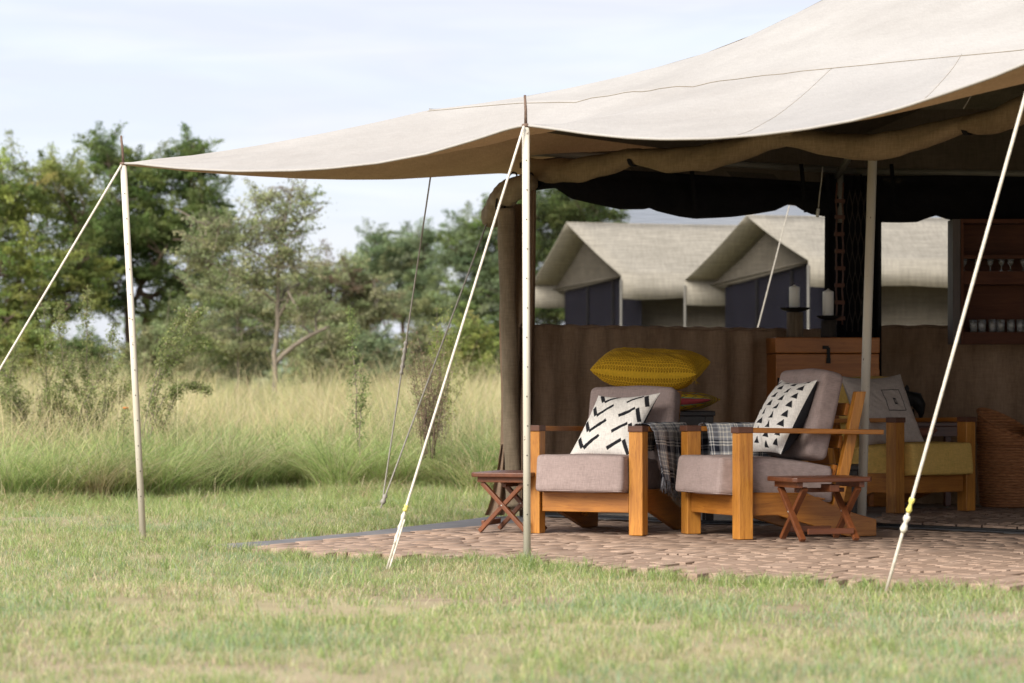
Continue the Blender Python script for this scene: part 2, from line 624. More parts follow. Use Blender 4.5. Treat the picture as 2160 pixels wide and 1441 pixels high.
# groundsheets
def sheet(name, poly, z, mat, skirt=.02):
    mb = MB()
    n = len(poly)
    mb.add([(x, y, z) for x, y in poly] + [(x, y, z - skirt) for x, y in poly],
           [tuple(range(n))] + [(i, n + i, n + (i + 1) % n, (i + 1) % n) for i in range(n)])
    return mb.build(name, mat, smooth=False)
gs_front = [(-1.72, 15.58), (-1.40, 15.34), (-.05, 17.6), (.10, 17.85), (.28, 18.75), (.14, 19.05), (-.15, 18.95), (-.42, 18.2), (-.92, 16.95), (-1.35, 16.1)]
o = sheet('groundsheet', gs_front, .014, M['groundsheet'])
tag(o, kind='structure')
o = sheet('groundsheet', [(.25, 18.72), (1.24, 17.70), (2.2, 17.29), (2.98, 16.6), (5.6, 14.5), (6.2, 21.0), (2.55, 20.95), (.05, 18.95)], .022, M['floor_cloth'])
tag(o, kind='structure')

# paving: bricks of weathered wood
pave_bed = sheet('paving', [(x, y) for x, y in PAVE], -.006, M['soil'], .02)
tag(pave_bed, kind='structure')
BA = Vector((.50, .866))                     # long axis of the blocks
BB = Vector((.866, -.50))
LB, WB = .34, .056
bricks = []
acc = -5.2
while acc < 8.4:
    wrow = random.uniform(.044, .070)
    d = -10 + random.uniform(0, .3)
    while d < 18:
        l_ = random.uniform(.17, .40)
        c = Vector((0, 15)) + BA * (d + l_ / 2) + BB * (acc + wrow / 2)
        if bool(inside(PAVE, np.array([c.x]), np.array([c.y]))[0]) and random.random() > .012:
            bricks.append((c.x, c.y, (l_, wrow)))
        d += l_
    acc += wrow
def seen_size(b):
    x, y, _ = b
    infr = abs(x / y) < .182
    return (0 if infr else 1, y)
bricks.sort(key=seen_size)
def brick_verts(l, wd, h, jit):
    v = []
    c = .0028
    for z, k in ((-h, 0), (-c, 0), (0, c)):
        for sx, sy in ((-1, -1), (1, -1), (1, 1), (-1, 1)):
            v.append((sx * (l / 2 - k) + jit[0] * (sx * .5), sy * (wd / 2 - k) + jit[1] * sx, z))
    f = [(8, 9, 10, 11)]
    for a in (0, 4):
        for q in range(4):
            r_ = (q + 1) % 4
            f.append((a + q, a + r_, a + 4 + r_, a + 4 + q))
    return v, f
variants = []
for k in range(7):
    me = bpy.data.meshes.new('brick')
    v, f = brick_verts(LB - random.uniform(.012, .07), WB - random.uniform(.0015, .005), .04, (random.uniform(-.004, .004), random.uniform(-.0012, .0012)))
    me.from_pydata(v, [], f)
    me.materials.append(M['brick'])
    variants.append(me)
rzb = math.atan2(BA.y, BA.x)
rest = []
for n_, (x, y, (bl_, bw_)) in enumerate(bricks):
    z = .030 + (vn(np.array([x]), np.array([y]), 1.6, 9)[0] - .5) * .008 + random.uniform(-.0016, .0016)
    ra, rx, ry = rzb + random.uniform(-.02, .02), random.uniform(-.009, .009), random.uniform(-.008, .008)
    if n_ < 300:
        b = bpy.data.objects.new('brick', random.choice(variants))
        b.location = (x, y, z)
        b.rotation_euler = (rx, ry, ra)
        b.scale = (bl_ / LB, bw_ / WB, 1)
        b.parent = pave_bed
        COL.objects.link(b)
    else:
        rest.append((x, y, z, rx, ry, ra, bl_, bw_))
vv, ff, cc = [], [], []
for x, y, z, rx, ry, ra, bl_, bw_ in rest:
    v, f = brick_verts(bl_ - random.uniform(.008, .035), bw_ - random.uniform(.0015, .004), .04, (random.uniform(-.004, .004), random.uniform(-.0012, .0012)))
    R = Matrix.Rotation(ra, 3, 'Z') @ Matrix.Rotation(ry, 3, 'Y') @ Matrix.Rotation(rx, 3, 'X')
    b0 = len(vv)
    for p in v:
        q = R @ Vector(p)
        vv.append((q.x + x, q.y + y, q.z + z))
    r_ = random.random()
    cc += [(r_, r_, r_)] * len(v)
    for q in f:
        ff.append((b0 + q[0], b0 + q[1], b0 + q[2]))
        ff.append((b0 + q[0], b0 + q[2], b0 + q[3]))
o = np_mesh('brick_field', vv, ff, M['brick_far'], np.array(cc), pave_bed)
o['kind'] = 'stuff'

# ================================================================== TENT geometry
P0, P1 = at(258, 345, 16.3), at(1108, 265, 14.0)
U = (P1.xy - P0.xy).normalized()
V = Vector((-U.y, U.x))
W = Vector((.545, .838)).normalized()
def st(p):
    d = Vector((p[0], p[1])) - P1.xy
    return d.dot(U), d.dot(V)
def plan(s, t):
    q = P1.xy + U * s + V * t
    return q.x, q.y
def solve_s(px, t):
    q = (px - CX) / F
    return (q * (P1.y + t * V.y) - P1.x - t * V.x) / (U.x - q * U.y)
def zpx(py, Yd):
    return CH - (py - HY) * Yd / F

E = at(905, 232, 17.2)
sE, tE = st(E)
D = (U + W).normalized()
KE = (E.xy - P0.xy).dot(W)
front_px = [(258, 345, 0), (320, 352, .03), (380, 357, .06), (500, 362, .1), (620, 360, .12), (700, 355, .12), (800, 344, .12), (900, 325, .1), (1000, 296, .05),
            (1060, 277, .02), (1108, 264, 0), (1160, 272, .03), (1240, 284, .07), (1320, 292, .1), (1400, 295, .12), (1500, 293, .13),
            (1600, 285, .13), (1700, 272, .13), (1800, 254, .12), (1900, 228, .1), (2000, 195, .07), (2100, 160, .03), (2200, 118, 0)]
fs_, ft_, fz_ = [], [], []
for px, py, t_ in front_px:
    s_ = solve_s(px, t_)
    x_, y_ = plan(s_, t_)
    fs_.append(s_); ft_.append(t_); fz_.append(zpx(py, y_))
sP2 = fs_[-1]
zP2 = fz_[-1]
fs_ += [sP2 + 1.0, sP2 + 2.0, sP2 + 3.2]
ft_ += [.1, .12, 0]
fz_ += [zP2 - .18, zP2 - .2, zP2 - .02]
seam_px = [(905, 232), (1000, 222), (1110, 213), (1200, 211), (1225, 212), (1260, 202), (1300, 197), (1340, 188), (1375, 189), (1400, 183), (1440, 178), (1475, 179), (1520, 168), (1570, 163), (1620, 156),
           (1660, 153), (1700, 146), (1760, 140), (1900, 125), (2030, 112), (2160, 100), (2300, 84)]
ss_, sz_ = [], []
for px, py in seam_px:
    s_ = solve_s(px, tE)
    x_, y_ = plan(s_, tE)
    ss_.append(s_); sz_.append(zpx(py, y_))
ss_.append(7.0); sz_.append(sz_[-1] + .02)
sil_px = [(258, 345), (420, 328), (560, 305), (700, 278), (800, 257), (905, 232), (1000, 220), (1110, 203), (1200, 186), (1300, 164), (1400, 138), (1480, 115), (1560, 86),
          (1650, 43), (1740, -2), (1900, -88), (2300, -300), (2600, -330)]
sxp = [a for a, b in sil_px]; syp = [b for a, b in sil_px]
def hip0(f):                                  # hip of the awning from pole to eave corner
    x_, y_ = P0.x + (E.x - P0.x) * f, P0.y + (E.y - P0.y) * f
    return x_, y_, zpx(np.interp(CX + F * x_ / y_, sxp, syp), y_)
HR = 4.1
def hip1(h):                                  # hip of the roof from the eave corner up
    h = min(h, HR)
    x_, y_ = E.x + D.x * h, E.y + D.y * h
    return x_, y_, zpx(np.interp(CX + F * x_ / y_, sxp, syp), y_)
R_ = Vector(hip1(HR))
sP0 = fs_[0]

tent = empty('safari_tent', (1.5, 17.5, 0), 0, 'large cream canvas mess tent with its front awning raised on poles', 'tent')
tent_inv = Vector((1.5, 17.5, 0))
def T(pts):
    return [tuple(Vector(p) - tent_inv) for p in pts]
class TB(MB):
    """mesh builder in world coordinates for parts of the tent"""
    def build(self, name, mat, parent=None, smooth=True, bevel=0, auto=None):
        self.v = T(self.v)
        return MB.build(self, name, mat, tent if parent is None else parent, smooth, bevel)

def wrinkle(x, y, amp=.006):
    return amp * (mnoise.noise(Vector((x * 1.3, y * 1.3, 0))) + .6 * mnoise.noise(Vector((x * 4.1, y * 2.0, 3))))

# awning, front
S = list(np.linspace(sP0, 6.3, 150))
NT = 18
rows, patch_cols = [], []
pa0, pa1 = (solve_s(1760, tE), solve_s(1545, .13)), (solve_s(2030, tE), solve_s(1868, .1))
tb_list = []
for s in S:
    tf, zf = np.interp(s, fs_, ft_), np.interp(s, fs_, fz_)
    if s < sE:
        f = (s - sP0) / (sE - sP0)
        bx, by, bz = hip0(f)
        fx, fy = plan(s, min(tf, tE * f))
    else:
        bx, by = plan(s, tE)
        bz = np.interp(s, ss_, sz_)
        fx, fy = plan(s, tf)
    r = []
    for k in range(NT + 1):
        g = k / NT
        x, y = fx + (bx - fx) * g, fy + (by - fy) * g
        z = zf + (bz - zf) * g - .05 * 4 * g * (1 - g) * min(1, (s - sP0) / 1.5) + wrinkle(x, y, .008) * (4 * g * (1 - g)) ** .5
        for pp in (P0, P1):
            dd = math.hypot(x - pp.x, y - pp.y)
            if dd < 1.6:
                z += .011 * math.exp(-dd / .55) * min(1, dd / .12) * math.sin(math.atan2(y - pp.y, x - pp.x) * 17)
        r.append((x, y, z))
    rows.append(r)
tb = TB().grid(rows)
aw = tb.build('awning', M['canvas'])
aw.data.materials.append(M['canvas_patch'])
nq = NT
for i in range(len(S) - 1):
    for k in range(NT):
        g = (k + .5) / NT
        s = (S[i] + S[i + 1]) / 2
        a, b = pa0[1] + (pa0[0] - pa0[1]) * g, pa1[1] + (pa1[0] - pa1[1]) * g
        if a < s < b:
            aw.data.polygons[i * NT + k].material_index = 1
def awn(s, g):
    i = min(max(np.searchsorted(S, s) - 1, 0), len(S) - 2)
    f = (s - S[i]) / (S[i + 1] - S[i])
    k = min(int(g * NT), NT - 1)
    q = g * NT - k
    A_ = Vector(rows[i][k]).lerp(Vector(rows[i][k + 1]), q)
    B_ = Vector(rows[i + 1][k]).lerp(Vector(rows[i + 1][k + 1]), q)
    return A_.lerp(B_, f)
for (a, b) in (pa0, pa1):                     # stitched seams between the cloth widths
    tb = TB()
    tb.tube([awn(b + (a - b) * g, g) + Vector((0, 0, .0003)) for g in np.linspace(.01, .99, 30)], .0014, 5)
    tb.build('seam', M['seam_and_shade_line'])
tb = TB()                                      # front hem rope
tb.tube([Vector(rows[i][0]) for i in range(0, len(S))], .007, 6)
tb.build('hem', M['canvas'])

# awning, side
side_px = [(258, 345), (400, 360), (520, 369), (640, 375.5), (740, 377.5), (830, 377), (900, 373), (1000, 367), (1060, 364)]
ks_, kz_ = [], []
for px, py in side_px:
    q = (px - CX) / F
    k = (q * P0.y - P0.x) / (W.x - q * W.y)
    ks_.append(k); kz_.append(zpx(py, P0.y + W.y * k))
ks_ += [5.2, 8.8]; kz_ += [kz_[-1] + .02, kz_[-1]]
srows = []
for k in np.linspace(0, 8.6, 60):
    ex, ey, ez = P0.x + W.x * k, P0.y + W.y * k, np.interp(k, ks_, kz_)
    if k < KE:
        bx, by, bz = hip0(k / KE)
    else:
        bx, by, bz = E.x + W.x * (k - KE), E.y + W.y * (k - KE), E.z
    r = []
    for g in np.linspace(0, 1, 11):
        x, y = ex + (bx - ex) * g, ey + (by - ey) * g
        r.append((x, y, ez + (bz - ez) * g - .03 * 4 * g * (1 - g) * min(1, k / 2) + wrinkle(x, y) * (4 * g * (1 - g))))
    srows.append(r)
tb = TB().grid(srows)
tb.build('awning', M['canvas'])

# roof: front slope, left slope, back slope
def roof_z(zb, zt, g):
    return zb + (zt - zb) * g ** 1.18
rows_r = []
S2 = [s for s in S if s >= sE - .001]
S2 = [sE] + S2
du = D.dot(U); dw = D.dot(W)
for s in S2:
    h = (s - sE) / du
    if h <= HR:
        tx, ty, tz = hip1(h)
    else:
        q = R_.xy + U * (s - sE - HR * du)
        tx, ty, tz = q.x, q.y, R_.z
    bx, by = plan(s, tE - .05)
    tf_ = np.interp(s, fs_, ft_)
    bz = awn(min(s, 6.25), 1 - .05 / (tE - tf_)).z + .0035
    r = []
    for k in range(23):
        g = k / 22
        x, y = bx + (tx - bx) * g, by + (ty - by) * g
        r.append((x, y, roof_z(bz, tz, g) + wrinkle(x, y, .014) * min(1, h) * (4 * g * (1 - g)) ** .5))
    rows_r.append(r)
roof = TB().grid(rows_r).build('roof', M['canvas'])
tb = TB()
tb.tube([Vector(r[0]) + Vector((0, 0, -.001)) for r in rows_r], .0018, 5)
tb.build('hem_shade_line', M['seam_and_shade_line'])  # dark line added as the shadow where the roof overlaps the awning
rows_l = []
for k in np.linspace(KE, 8.6, 40):
    h = (k - KE) / dw
    tx, ty, tz = hip1(h)
    bx, by, bz = E.x + W.x * (k - KE), E.y + W.y * (k - KE), E.z + .01
    rows_l.append([(bx + (tx - bx) * g, by + (ty - by) * g, roof_z(bz, tz, g)) for g in np.linspace(0, 1, 14)])
TB().grid(rows_l).build('roof', M['canvas'])
rows_b = []
kb = E.xy + W * (8.6 - KE)
for s in np.linspace(0, 9, 30):
    b = kb + U * s
    q = R_.xy + U * max(0, s - 3.0)
    rows_b.append([(b.x + (q.x - b.x) * g, b.y + (q.y - b.y) * g, roof_z(E.z, R_.z, g)) for g in np.linspace(0, 1, 12)])
TB().grid(rows_b).build('roof', M['canvas'])

# brown sheet added under the awning; its colour stands in for underside shade
M['awning_under'] = fabric('brown_shaded_underside', (.36, .265, .18), (.48, .36, .25), 140, .30, (.55, .38, .24), patch=2, bs=.5)
TB().grid([[(p[0], p[1], p[2] - .006) for p in r] for r in rows]).build('awning_shade_sheet', M['awning_under'])
TB().grid([[(p[0], p[1], p[2] - .006) for p in r] for r in srows]).build('awning_shade_sheet', M['awning_under'])
# dark sheets added below the roof so the interior stays shaded; right end of the tent
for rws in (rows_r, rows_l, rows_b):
    TB().grid([[(p[0], p[1], p[2] - .05) for p in r] for r in (rws if rws is not rows_r else [q[1:] for q in rws])]).build('shade_sheet', M['shade_sheet'])
# walls -----------------------------------------------------------
A = Vector((.05, 18.9)); C = Vector((2.52, 20.9)); C2 = Vector((5.6, 20.25))
def wall_pt(a, b, f, z):
    q = a.lerp(b, f)
    return Vector((q.x, q.y, z))
n1 = Vector((-(C - A).y, (C - A).x)).normalized()        # outward
n2 = Vector((-(C2 - C).y, (C2 - C).x)).normalized()
def canvas_wall(a, b, nrm, f0, f1, z0, z1, amp, name, mat, m=90, k=16, taper=True, seed=0):
    rows = []
    for i in range(m + 1):
        f = f0 + (f1 - f0) * i / m
        r = []
        d = f * (b - a).length
        for j in range(k + 1):
            g = j / k
            z = z0 + (z1 - z0) * g
            w_ = amp * (mnoise.noise(Vector((d * 3.2 + .35 * g, g * .6, seed))) * 1.0 + .55 * math.sin(d * 23 + 1.5 * mnoise.noise(Vector((d * 2, 0, seed + 4)))))
            w_ += amp * .5 * mnoise.noise(Vector((d * 11, g * 2.5, seed + 9)))
            if taper:
                w_ *= .42 + .58 * (1 - g)
            p = wall_pt(a, b, f, z)
            p.x += nrm.x * w_; p.y += nrm.y * w_
            r.append(p)
        rows.append(r)
    return TB().grid(rows).build(name, mat)
ZW = 1.285
canvas_wall(A, C, n1, 0.0, 1.0, .015, ZW, .065, 'wall_panel', M['canvas_brown'])
canvas_wall(C, C2, n2, 0.0, 1.0, .015, ZW + .03, .015, 'wall_panel', M['canvas_brown'], seed=5)
# gathered heading of the lower wall
for a, b, nn_, z, nm in ((A, C, n1, ZW, 60), (C, C2, n2, ZW + .03, 50)):
    tb = TB()
    tb.tube([wall_pt(a, b, i / nm, z + .004 * math.sin(i * 1.7)) for i in range(nm + 1)], .012, 6)
    tb.build('wall_hem', M['canvas_brown'])
def screen(a, b, nrm, f0, f1, z0, z1):
    rows = [[wall_pt(a, b, f0 + (f1 - f0) * i / 24, z0 + (z1 - z0) * j / 10) + Vector((nrm.x, nrm.y, 0)) * (.012 * math.sin(i * .8 + j)) for j in range(11)] for i in range(25)]
    return TB().grid(rows).build('mesh_window', M['screen'])
screen(A, C, n1, .03, .93, ZW + .012, 2.4)
screen(C, C2, n2, .045, .62, ZW + .042, 2.4)
# wall beyond the second window
canvas_wall(C, C2, n2, .60, 1.0, ZW + .03, 2.5, .01, 'wall_panel', M['canvas_brown'], m=20, k=6, seed=7)
for a, b, nn_ in ((A, C, n1), (C, C2, n2)):
    rws = []
    for i in range(25):
        f = i / 24
        zt_ = (2.37 + .5 * f) if a is A else 2.9
        rws.append([wall_pt(a, b, f, 2.33 + (zt_ - 2.33) * g / 4) for g in range(5)])
    TB().grid(rws).build('wall_valance', M['shade_sheet'])
C3 = Vector((7.4, 15.6))
canvas_wall(C2, C3, Vector((1, 0)), 0.0, 1.0, .015, 3.3, .03, 'wall_panel', M['canvas_brown'], m=40, k=8, seed=8)
canvas_wall(C2, C2 + Vector((.6, 3.0)), Vector((1, 0)), 0.0, 1.0, 2.3, 3.6, .02, 'wall_valance', M['shade_sheet'], m=20, k=4, seed=8)
# dark curtain gathered at the corner
rows = []
for i in range(61):
    g = i / 60
    q = A.lerp(C, .885 + .115 * g / .52) if g < .52 else C.lerp(C2, .062 * (g - .52) / .48)
    nn_ = n1 if g < .52 else n2
    r = []
    for j in range(9):
        z = .05 + (2.42 - .05) * j / 8
        w_ = .03 * math.sin(g * 55) + .012 * mnoise.noise(Vector((g * 9, z, 1)))
        r.append((q.x - nn_.x * (.05 + w_), q.y - nn_.y * (.05 + w_), z))
    rows.append(r)
TB().grid(rows).build('corner_curtain', M['black_cloth'])

# black blinds rolled up under the ceiling: lower edges read off the photograph
def blind(a, b, pts, ztop, thick=.07):
    rows = []
    pxs = [p[0] for p in pts]; pys = [p[1] for p in pts]
    for px in np.linspace(pxs[0], pxs[-1], 90):
        py = np.interp(px, pxs, pys)
        q = (px - CX) / F
        d = b - a
        f = (q * a.y - a.x) / (d.x - q * d.y)
        base = a.lerp(b, f)
        zb = zpx(py, base.y)
        nn_ = Vector((-d.y, d.x)).normalized()
        r = []
        for j in range(13):
            g = j / 12
            z = zb + (ztop - zb) * g
            bul = -thick * math.sin(min(1, g * 1.25) * math.pi) ** .6 - .012
            fold = .014 * mnoise.noise(Vector((px * .02 - g * 1.2, g * 5, 2)))
            r.append((base.x + nn_.x * (bul + fold), base.y + nn_.y * (bul + fold), z))
        for j in range(12, -1, -1):
            g = j / 12
            r.append((base.x - nn_.x * .004, base.y - nn_.y * .004, zb + (ztop - zb) * g))
        rows.append(r)
    return TB().grid(rows).build('blackout_blind', M['black_cloth'])
blind(A, C, [(1128, 402), (1150, 399), (1170, 397), (1205, 420), (1240, 428), (1306, 442), (1355, 442), (1368, 439), (1385, 446), (1430, 457), (1465, 462), (1510, 460), (1544, 458), (1590, 452),
             (1631, 445), (1660, 432), (1675, 433), (1690, 443), (1712, 453), (1760, 460)], 2.36)
blind(C, C2, [(1838, 469), (1900, 470), (1934, 469), (1955, 461), (1974, 455), (1995, 462), (2015, 467), (2060, 472), (2110, 474), (2160, 470), (2230, 470)], 2.42)

# frame tubes under the ceiling
def tube_part(name, pts, r, mat, n=8):
    return TB().tube(pts, r, n).build(name, mat)
tube_part('frame_tube', [wall_pt(A, C, -.01, 2.44), wall_pt(A, C, 1.0, 2.46)], .024, M['tube'], 10)
tube_part('frame_tube', [wall_pt(C, C2, 0.0, 2.46), wall_pt(C, C2, 1.0, 2.36)], .024, M['tube'], 10)
tube_part('frame_tube', [at(1766, 372, 20.6), at(1790, 333, 20.2), at(1800, 318, 19.9)], .024, M['tube'], 10)
tube_part('frame_tube', [at(1772, 470, 20.7), at(1772, 366, 20.7)], .024, M['tube'], 10)
tube_part('frame_tube', [wall_pt(C, C2, .02, .02), wall_pt(C, C2, .02, 2.44)], .022, M['tube'], 10)
# straps that hold the blinds
for px, Y_ in ((1205, 19.3), (1458, 19.85), (1690, 20.45), (1880, 20.75)):
    tb = TB()
    tb.bar(at(px, 346, Y_ - .14), at(px + 10, 448 if px > 1300 else 418, Y_ - .16), .03, .006, up=(0, 1, 0))
    tb.build('strap', M['black_cloth'])

# canvas flap rolled up along the front opening
def fold_roll(pts, r, name='rolled_flap', mat=None, amp=.16, seed=0, n=20, m=70):
    P = [Vector(p) for p in pts]
    cum = [0]
    for a, b in zip(P, P[1:]):
        cum.append(cum[-1] + (b - a).length)
    path, rad = [], []
    for i in range(m + 1):
        d = cum[-1] * i / m
        path.append(Vector([np.interp(d, cum, [p[q] for p in P]) for q in range(3)]))
        rr = np.interp(d, cum, r) if hasattr(r, '__len__') else r
        rad.append(rr)
    tb = TB()
    tb.tube(path, rad, n)
    v2 = []
    for i in range(m + 1):
        for k in range(n):
            p = Vector(tb.v[i * n + k])
            c = path[i]
            d = (p - c)
            a = k / n * 6.283 + i * .05
            sc = 1 + .05 * math.sin(k / n * 6.283 * 3 + i * .13 + seed) + amp * mnoise.noise(Vector((math.cos(a) * 1.3, math.sin(a) * 1.3, i * .09 + seed)))
            v2.append(c + d * sc)
    tb.v = v2
    return tb.build(name, mat or M['canvas_roll'])
def vpt(px, py):                               # on the line of the front opening
    a, d = Vector((.25, 18.7)), Vector((.99, -1.04))
    q = (px - CX) / F
    k = (q * a.y - a.x) / (d.x - q * d.y)
    y_ = a.y + d.y * k
    return Vector((a.x + d.x * k, y_, zpx(py, y_)))
fold_roll([vpt(1118, 352), vpt(1150, 362), vpt(1220, 360), vpt(1290, 345), vpt(1330, 330), vpt(1350, 326)], [.06, .075, .078, .072, .05, .045], seed=1)
fold_roll([vpt(1322, 326), vpt(1350, 330), vpt(1410, 338), vpt(1480, 336), vpt(1550, 318), vpt(1620, 296), vpt(1680, 285)], [.04, .055, .075, .08, .075, .06, .05], seed=4)
fold_roll([vpt(1640, 290), vpt(1720, 300), vpt(1800, 309), vpt(1846, 310), vpt(1900, 303), vpt(1980, 280), vpt(2034, 262), vpt(2040, 260)], [.05, .065, .075, .078, .075, .065, .045, .045], seed=7)
fold_roll([vpt(2030, 262), vpt(2060, 262), vpt(2110, 252), vpt(2160, 232), vpt(2240, 200), vpt(2330, 170)], [.045, .062, .075, .075, .07, .05], seed=9)
for px, y0, y1 in ((1134, 352, 396), (1333, 322, 350), (2036, 258, 284)):
    c = vpt(px, (y0 + y1) / 2)
    tb = TB()
    ring = []
    rr = (y1 - y0) / 2 * c.y / F + .006
    for k in range(17):
        a = 2 * math.pi * k / 16
        ring.append(c + Vector((V.x * math.cos(a) * rr, V.y * math.cos(a) * rr, math.sin(a) * rr)))
    inner = [p + Vector((U.x, U.y, 0)) * .035 for p in ring]
    tb.grid([ring, inner])
    o = tb.build('strap', M['black_cloth'])
    so = o.modifiers.new('solid', 'SOLIDIFY'); so.thickness = .004
# the bundle of the side flap, hanging at the corner
fold_roll([at(1122, 384, 18.55), at(1092, 394, 18.65), at(1066, 412, 18.8), at(1048, 434, 18.95), at(1038, 455, 19.05), at(1037, 468, 19.1)], [.055, .075, .085, .078, .064, .055], seed=13, amp=.35, mat=M['canvas_side'])
for i_, (xa, ya) in enumerate(((1075, 392), (1062, 418))):
    ring = []
    c = at(xa, ya, 18.75)
    for k in range(13):
        a = 2 * math.pi * k / 12
        ring.append(c + Vector((.05 * math.cos(a), .085 * math.sin(a) * .4, .088 * math.cos(a + .9))))
    TB().tube(ring, .006, 5).build('strap', M['black_cloth'])
# corner of the tent: canvas side panel, a rolled door flap standing upright, inner drape
rows = []
for i in range(13):
    g = i / 12
    r = []
    for j in range(25):
        py = 430 + (1078 - 430) * j / 24
        px0 = 1052 + (3 if j < 20 else 0) + 5 * math.sin(j * .5) * .4 - (max(0, j - 21) * 4)
        px1 = 1128
        px = px0 + (px1 - px0) * g
        Yd = 18.98 + .05 * math.sin(g * 14 + j * .12) - .04 * g
        r.append(at(px, py, Yd))
    rows.append(r)
TB().grid(rows).build('side_panel', M['canvas_brown'])
path = [at(1066 + 20 * ((py - 440) / 640), py, 18.80) for py in np.linspace(440, 1068, 36)]
fold_roll(path, [.058] * 5 + [.054] * 28 + [.06] * 3, 'rolled_flap', M['canvas_side'], amp=.14, seed=21, n=18, m=90)
rows = []
for i in range(21):
    g = i / 20
    r = []
    for j in range(20):
        h_ = j / 19
        px0, px1 = 1099 + 5 * (1 - h_), 1131 - 10 * h_ ** 1.5
        px = px0 + (px1 - px0) * g
        Yd = 18.74 + .03 * math.sin(g * 9) + .02 * math.sin(g * 21 + h_ * 3)
        r.append(at(px, 372 + (1075 - 372) * h_, Yd))
    rows.append(r)
TB().grid(rows).build('corner_drape', M['canvas_brown'])
# hem of the side wall lying on the ground
rows = [[at(1022 + 36 * h_ ** .7 + 42 * g * (1 - .75 * h_), 1087 - 150 * h_, 18.80 + .1 * h_ + .05 * math.sin(g * 9)) for h_ in np.linspace(0, 1, 10)] for g in np.linspace(0, 1, 12)]
TB().grid(rows).build('wall_hem', M['canvas_brown'])
# black piping and net strip along the edge of the inner groundsheet
edge = [Vector((.22, 18.66, .045)), Vector((.62, 18.2, .05)), Vector((1.24, 17.60, .045)), Vector((1.7, 17.44, .05)), Vector((2.2, 17.20, .05)), Vector((2.6, 16.9, .045)), Vector((2.98, 16.52, .045)), Vector((4.2, 15.5, .045))]
TB().tube(edge, .009, 6).build('groundsheet_piping', M['black_rubber'])
rows = []
for p in edge:
    rows.append([p + Vector((-.0 - .06 * g, -.10 * g, -.006 - .003 * g)) for g in (0, .5, 1)])
TB().grid(rows).build('net_strip', M['net_strip'])
# light cord inside
tb = TB().tube([at(1735, 352, 20.0), at(1733, 380, 20.0), at(1729, 410, 20.0), at(1726, 442, 20.0)], .004, 5)
lc = tb.build('light_cord', M['rope'])
TB().bar(at(1726, 440, 20.0), at(1724, 458, 20.0), .028, .02).build('cord_switch', M['wax'], lc if False else None)

# ================================================================== awning poles and guy ropes
def pole(base, top, r, spike, label, group='awning poles'):
    b, t_ = Vector(base), Vector(top)
    e = empty('awning_pole', b, 0, label, 'pole', group)
    d = t_ - b
    sh_ = MB().tube([(0, 0, -.05), d * .5, d], r, 14).build('shaft', M['pole'], e)
    if spike:
        u_ = d.normalized()
        MB().tube([d, d + u_ * spike * .5, d + u_ * spike + Vector((-.004, 0, 0))], [.008, .007, .006], 8).build('spike', M['rust'], e)
        MB().lathe([(r * 1.05, -.012), (r * 1.05, .004), (.009, .008)], 14, d).build('pole_cap', M['rust'], e)
    for k, f in enumerate(np.linspace(.12, .92, 13) if spike else []):      # height-adjustment holes
        pp = d * f
        MB().lathe([(.0032, 0), (.0032, .002)], 8, pp + Vector((r * (.25 if k % 2 else .05), -r * (.97 if k % 2 else 1.0), 0)), Matrix.Rotation(math.pi / 2, 3, 'X')).build('peg_hole', M['iron'], sh_, bevel=0)
    return e
pole(at(303, 1143, 16.25) , at(260, 345, 16.3), .0195, .16, 'slim cream awning pole leaning left, alone on the grass left of the tent')
pole(at(1112, 1197, 14.0), at(1109, 264, 14.0), .0185, .148, 'upright cream awning pole at the front edge of the paving, left of the armchairs')
pole(at(1816, 1119, 16.78), at(1841, 322, 16.78), .027, 0, 'thick grey-cream tent pole behind the right-hand mauve armchair')
pole(at(2212, 1245, 11.9), at(2205, 112, 11.85), .0195, .15, 'awning pole beyond the right edge')

def rope(pts, r, mat, label, extras=(), sag=0.0, group='guy ropes'):
    e = empty('guy_rope', pts[-1], 0, label, 'rope', group)
    o_ = Vector(pts[-1])
    P = []
    for a, b in zip(pts, pts[1:]):
        for k in range(12):
            g = k / 12
            P.append(Vector(a).lerp(Vector(b), g) - Vector((0, 0, sag * 4 * g * (1 - g))) - o_)
    P.append(Vector(pts[-1]) - o_)
    MB().tube(P, r, 7).build('cord', mat, e)
    for nm, a, b, rr, mt in extras:
        a, b = Vector(a) - o_, Vector(b) - o_
        n_ = max(5, int((b - a).length / .016))
        MB().tube([a.lerp(b, i / n_) for i in range(n_ + 1)], [rr * (1 + .3 * math.sin(i * 2.1) + random.uniform(-.15, .15)) for i in range(n_ + 1)], 8).build(nm, mt, e)
    return e
p_b = at(816, 1200, 13.75)
def on(a, b, f): return Vector(a).lerp(Vector(b), f)
a_, b_ = at(1105, 266, 13.97), p_b
rope([a_, b_], .0062, M['rope'], 'cream guy rope running from the pole left of the armchairs to the lawn',
     [('knot', on(a_, b_, .858), on(a_, b_, .872), .0105, M['yellow_tape']), ('knot', on(a_, b_, .876), on(a_, b_, .945), .0082, M['rope']),
      ('cord', on(a_, b_, .89) + Vector((.012, -.004, 0)), b_ + Vector((.012, 0, 0)), .0045, M['rope'])])
a_, b_ = at(2200, 70, 11.85), at(1868, 1252, 12.25)
rope([a_, b_], .0076, M['rope'], 'thick cream guy rope crossing the right side of the view',
     [('knot', on(a_, b_, .825), on(a_, b_, .852), .0105, M['yellow_tape']), ('knot', on(a_, b_, .857), on(a_, b_, .888), .0125, M['rope'])])
a_, b_ = at(256, 348, 16.28), at(-230, 1165, 15.9)
rope([a_, b_], .0066, M['rope'], 'cream guy rope slanting down left from the leftmost pole')
a_, b_ = at(908, 374, 18.35), at(806, 1062, 18.6)
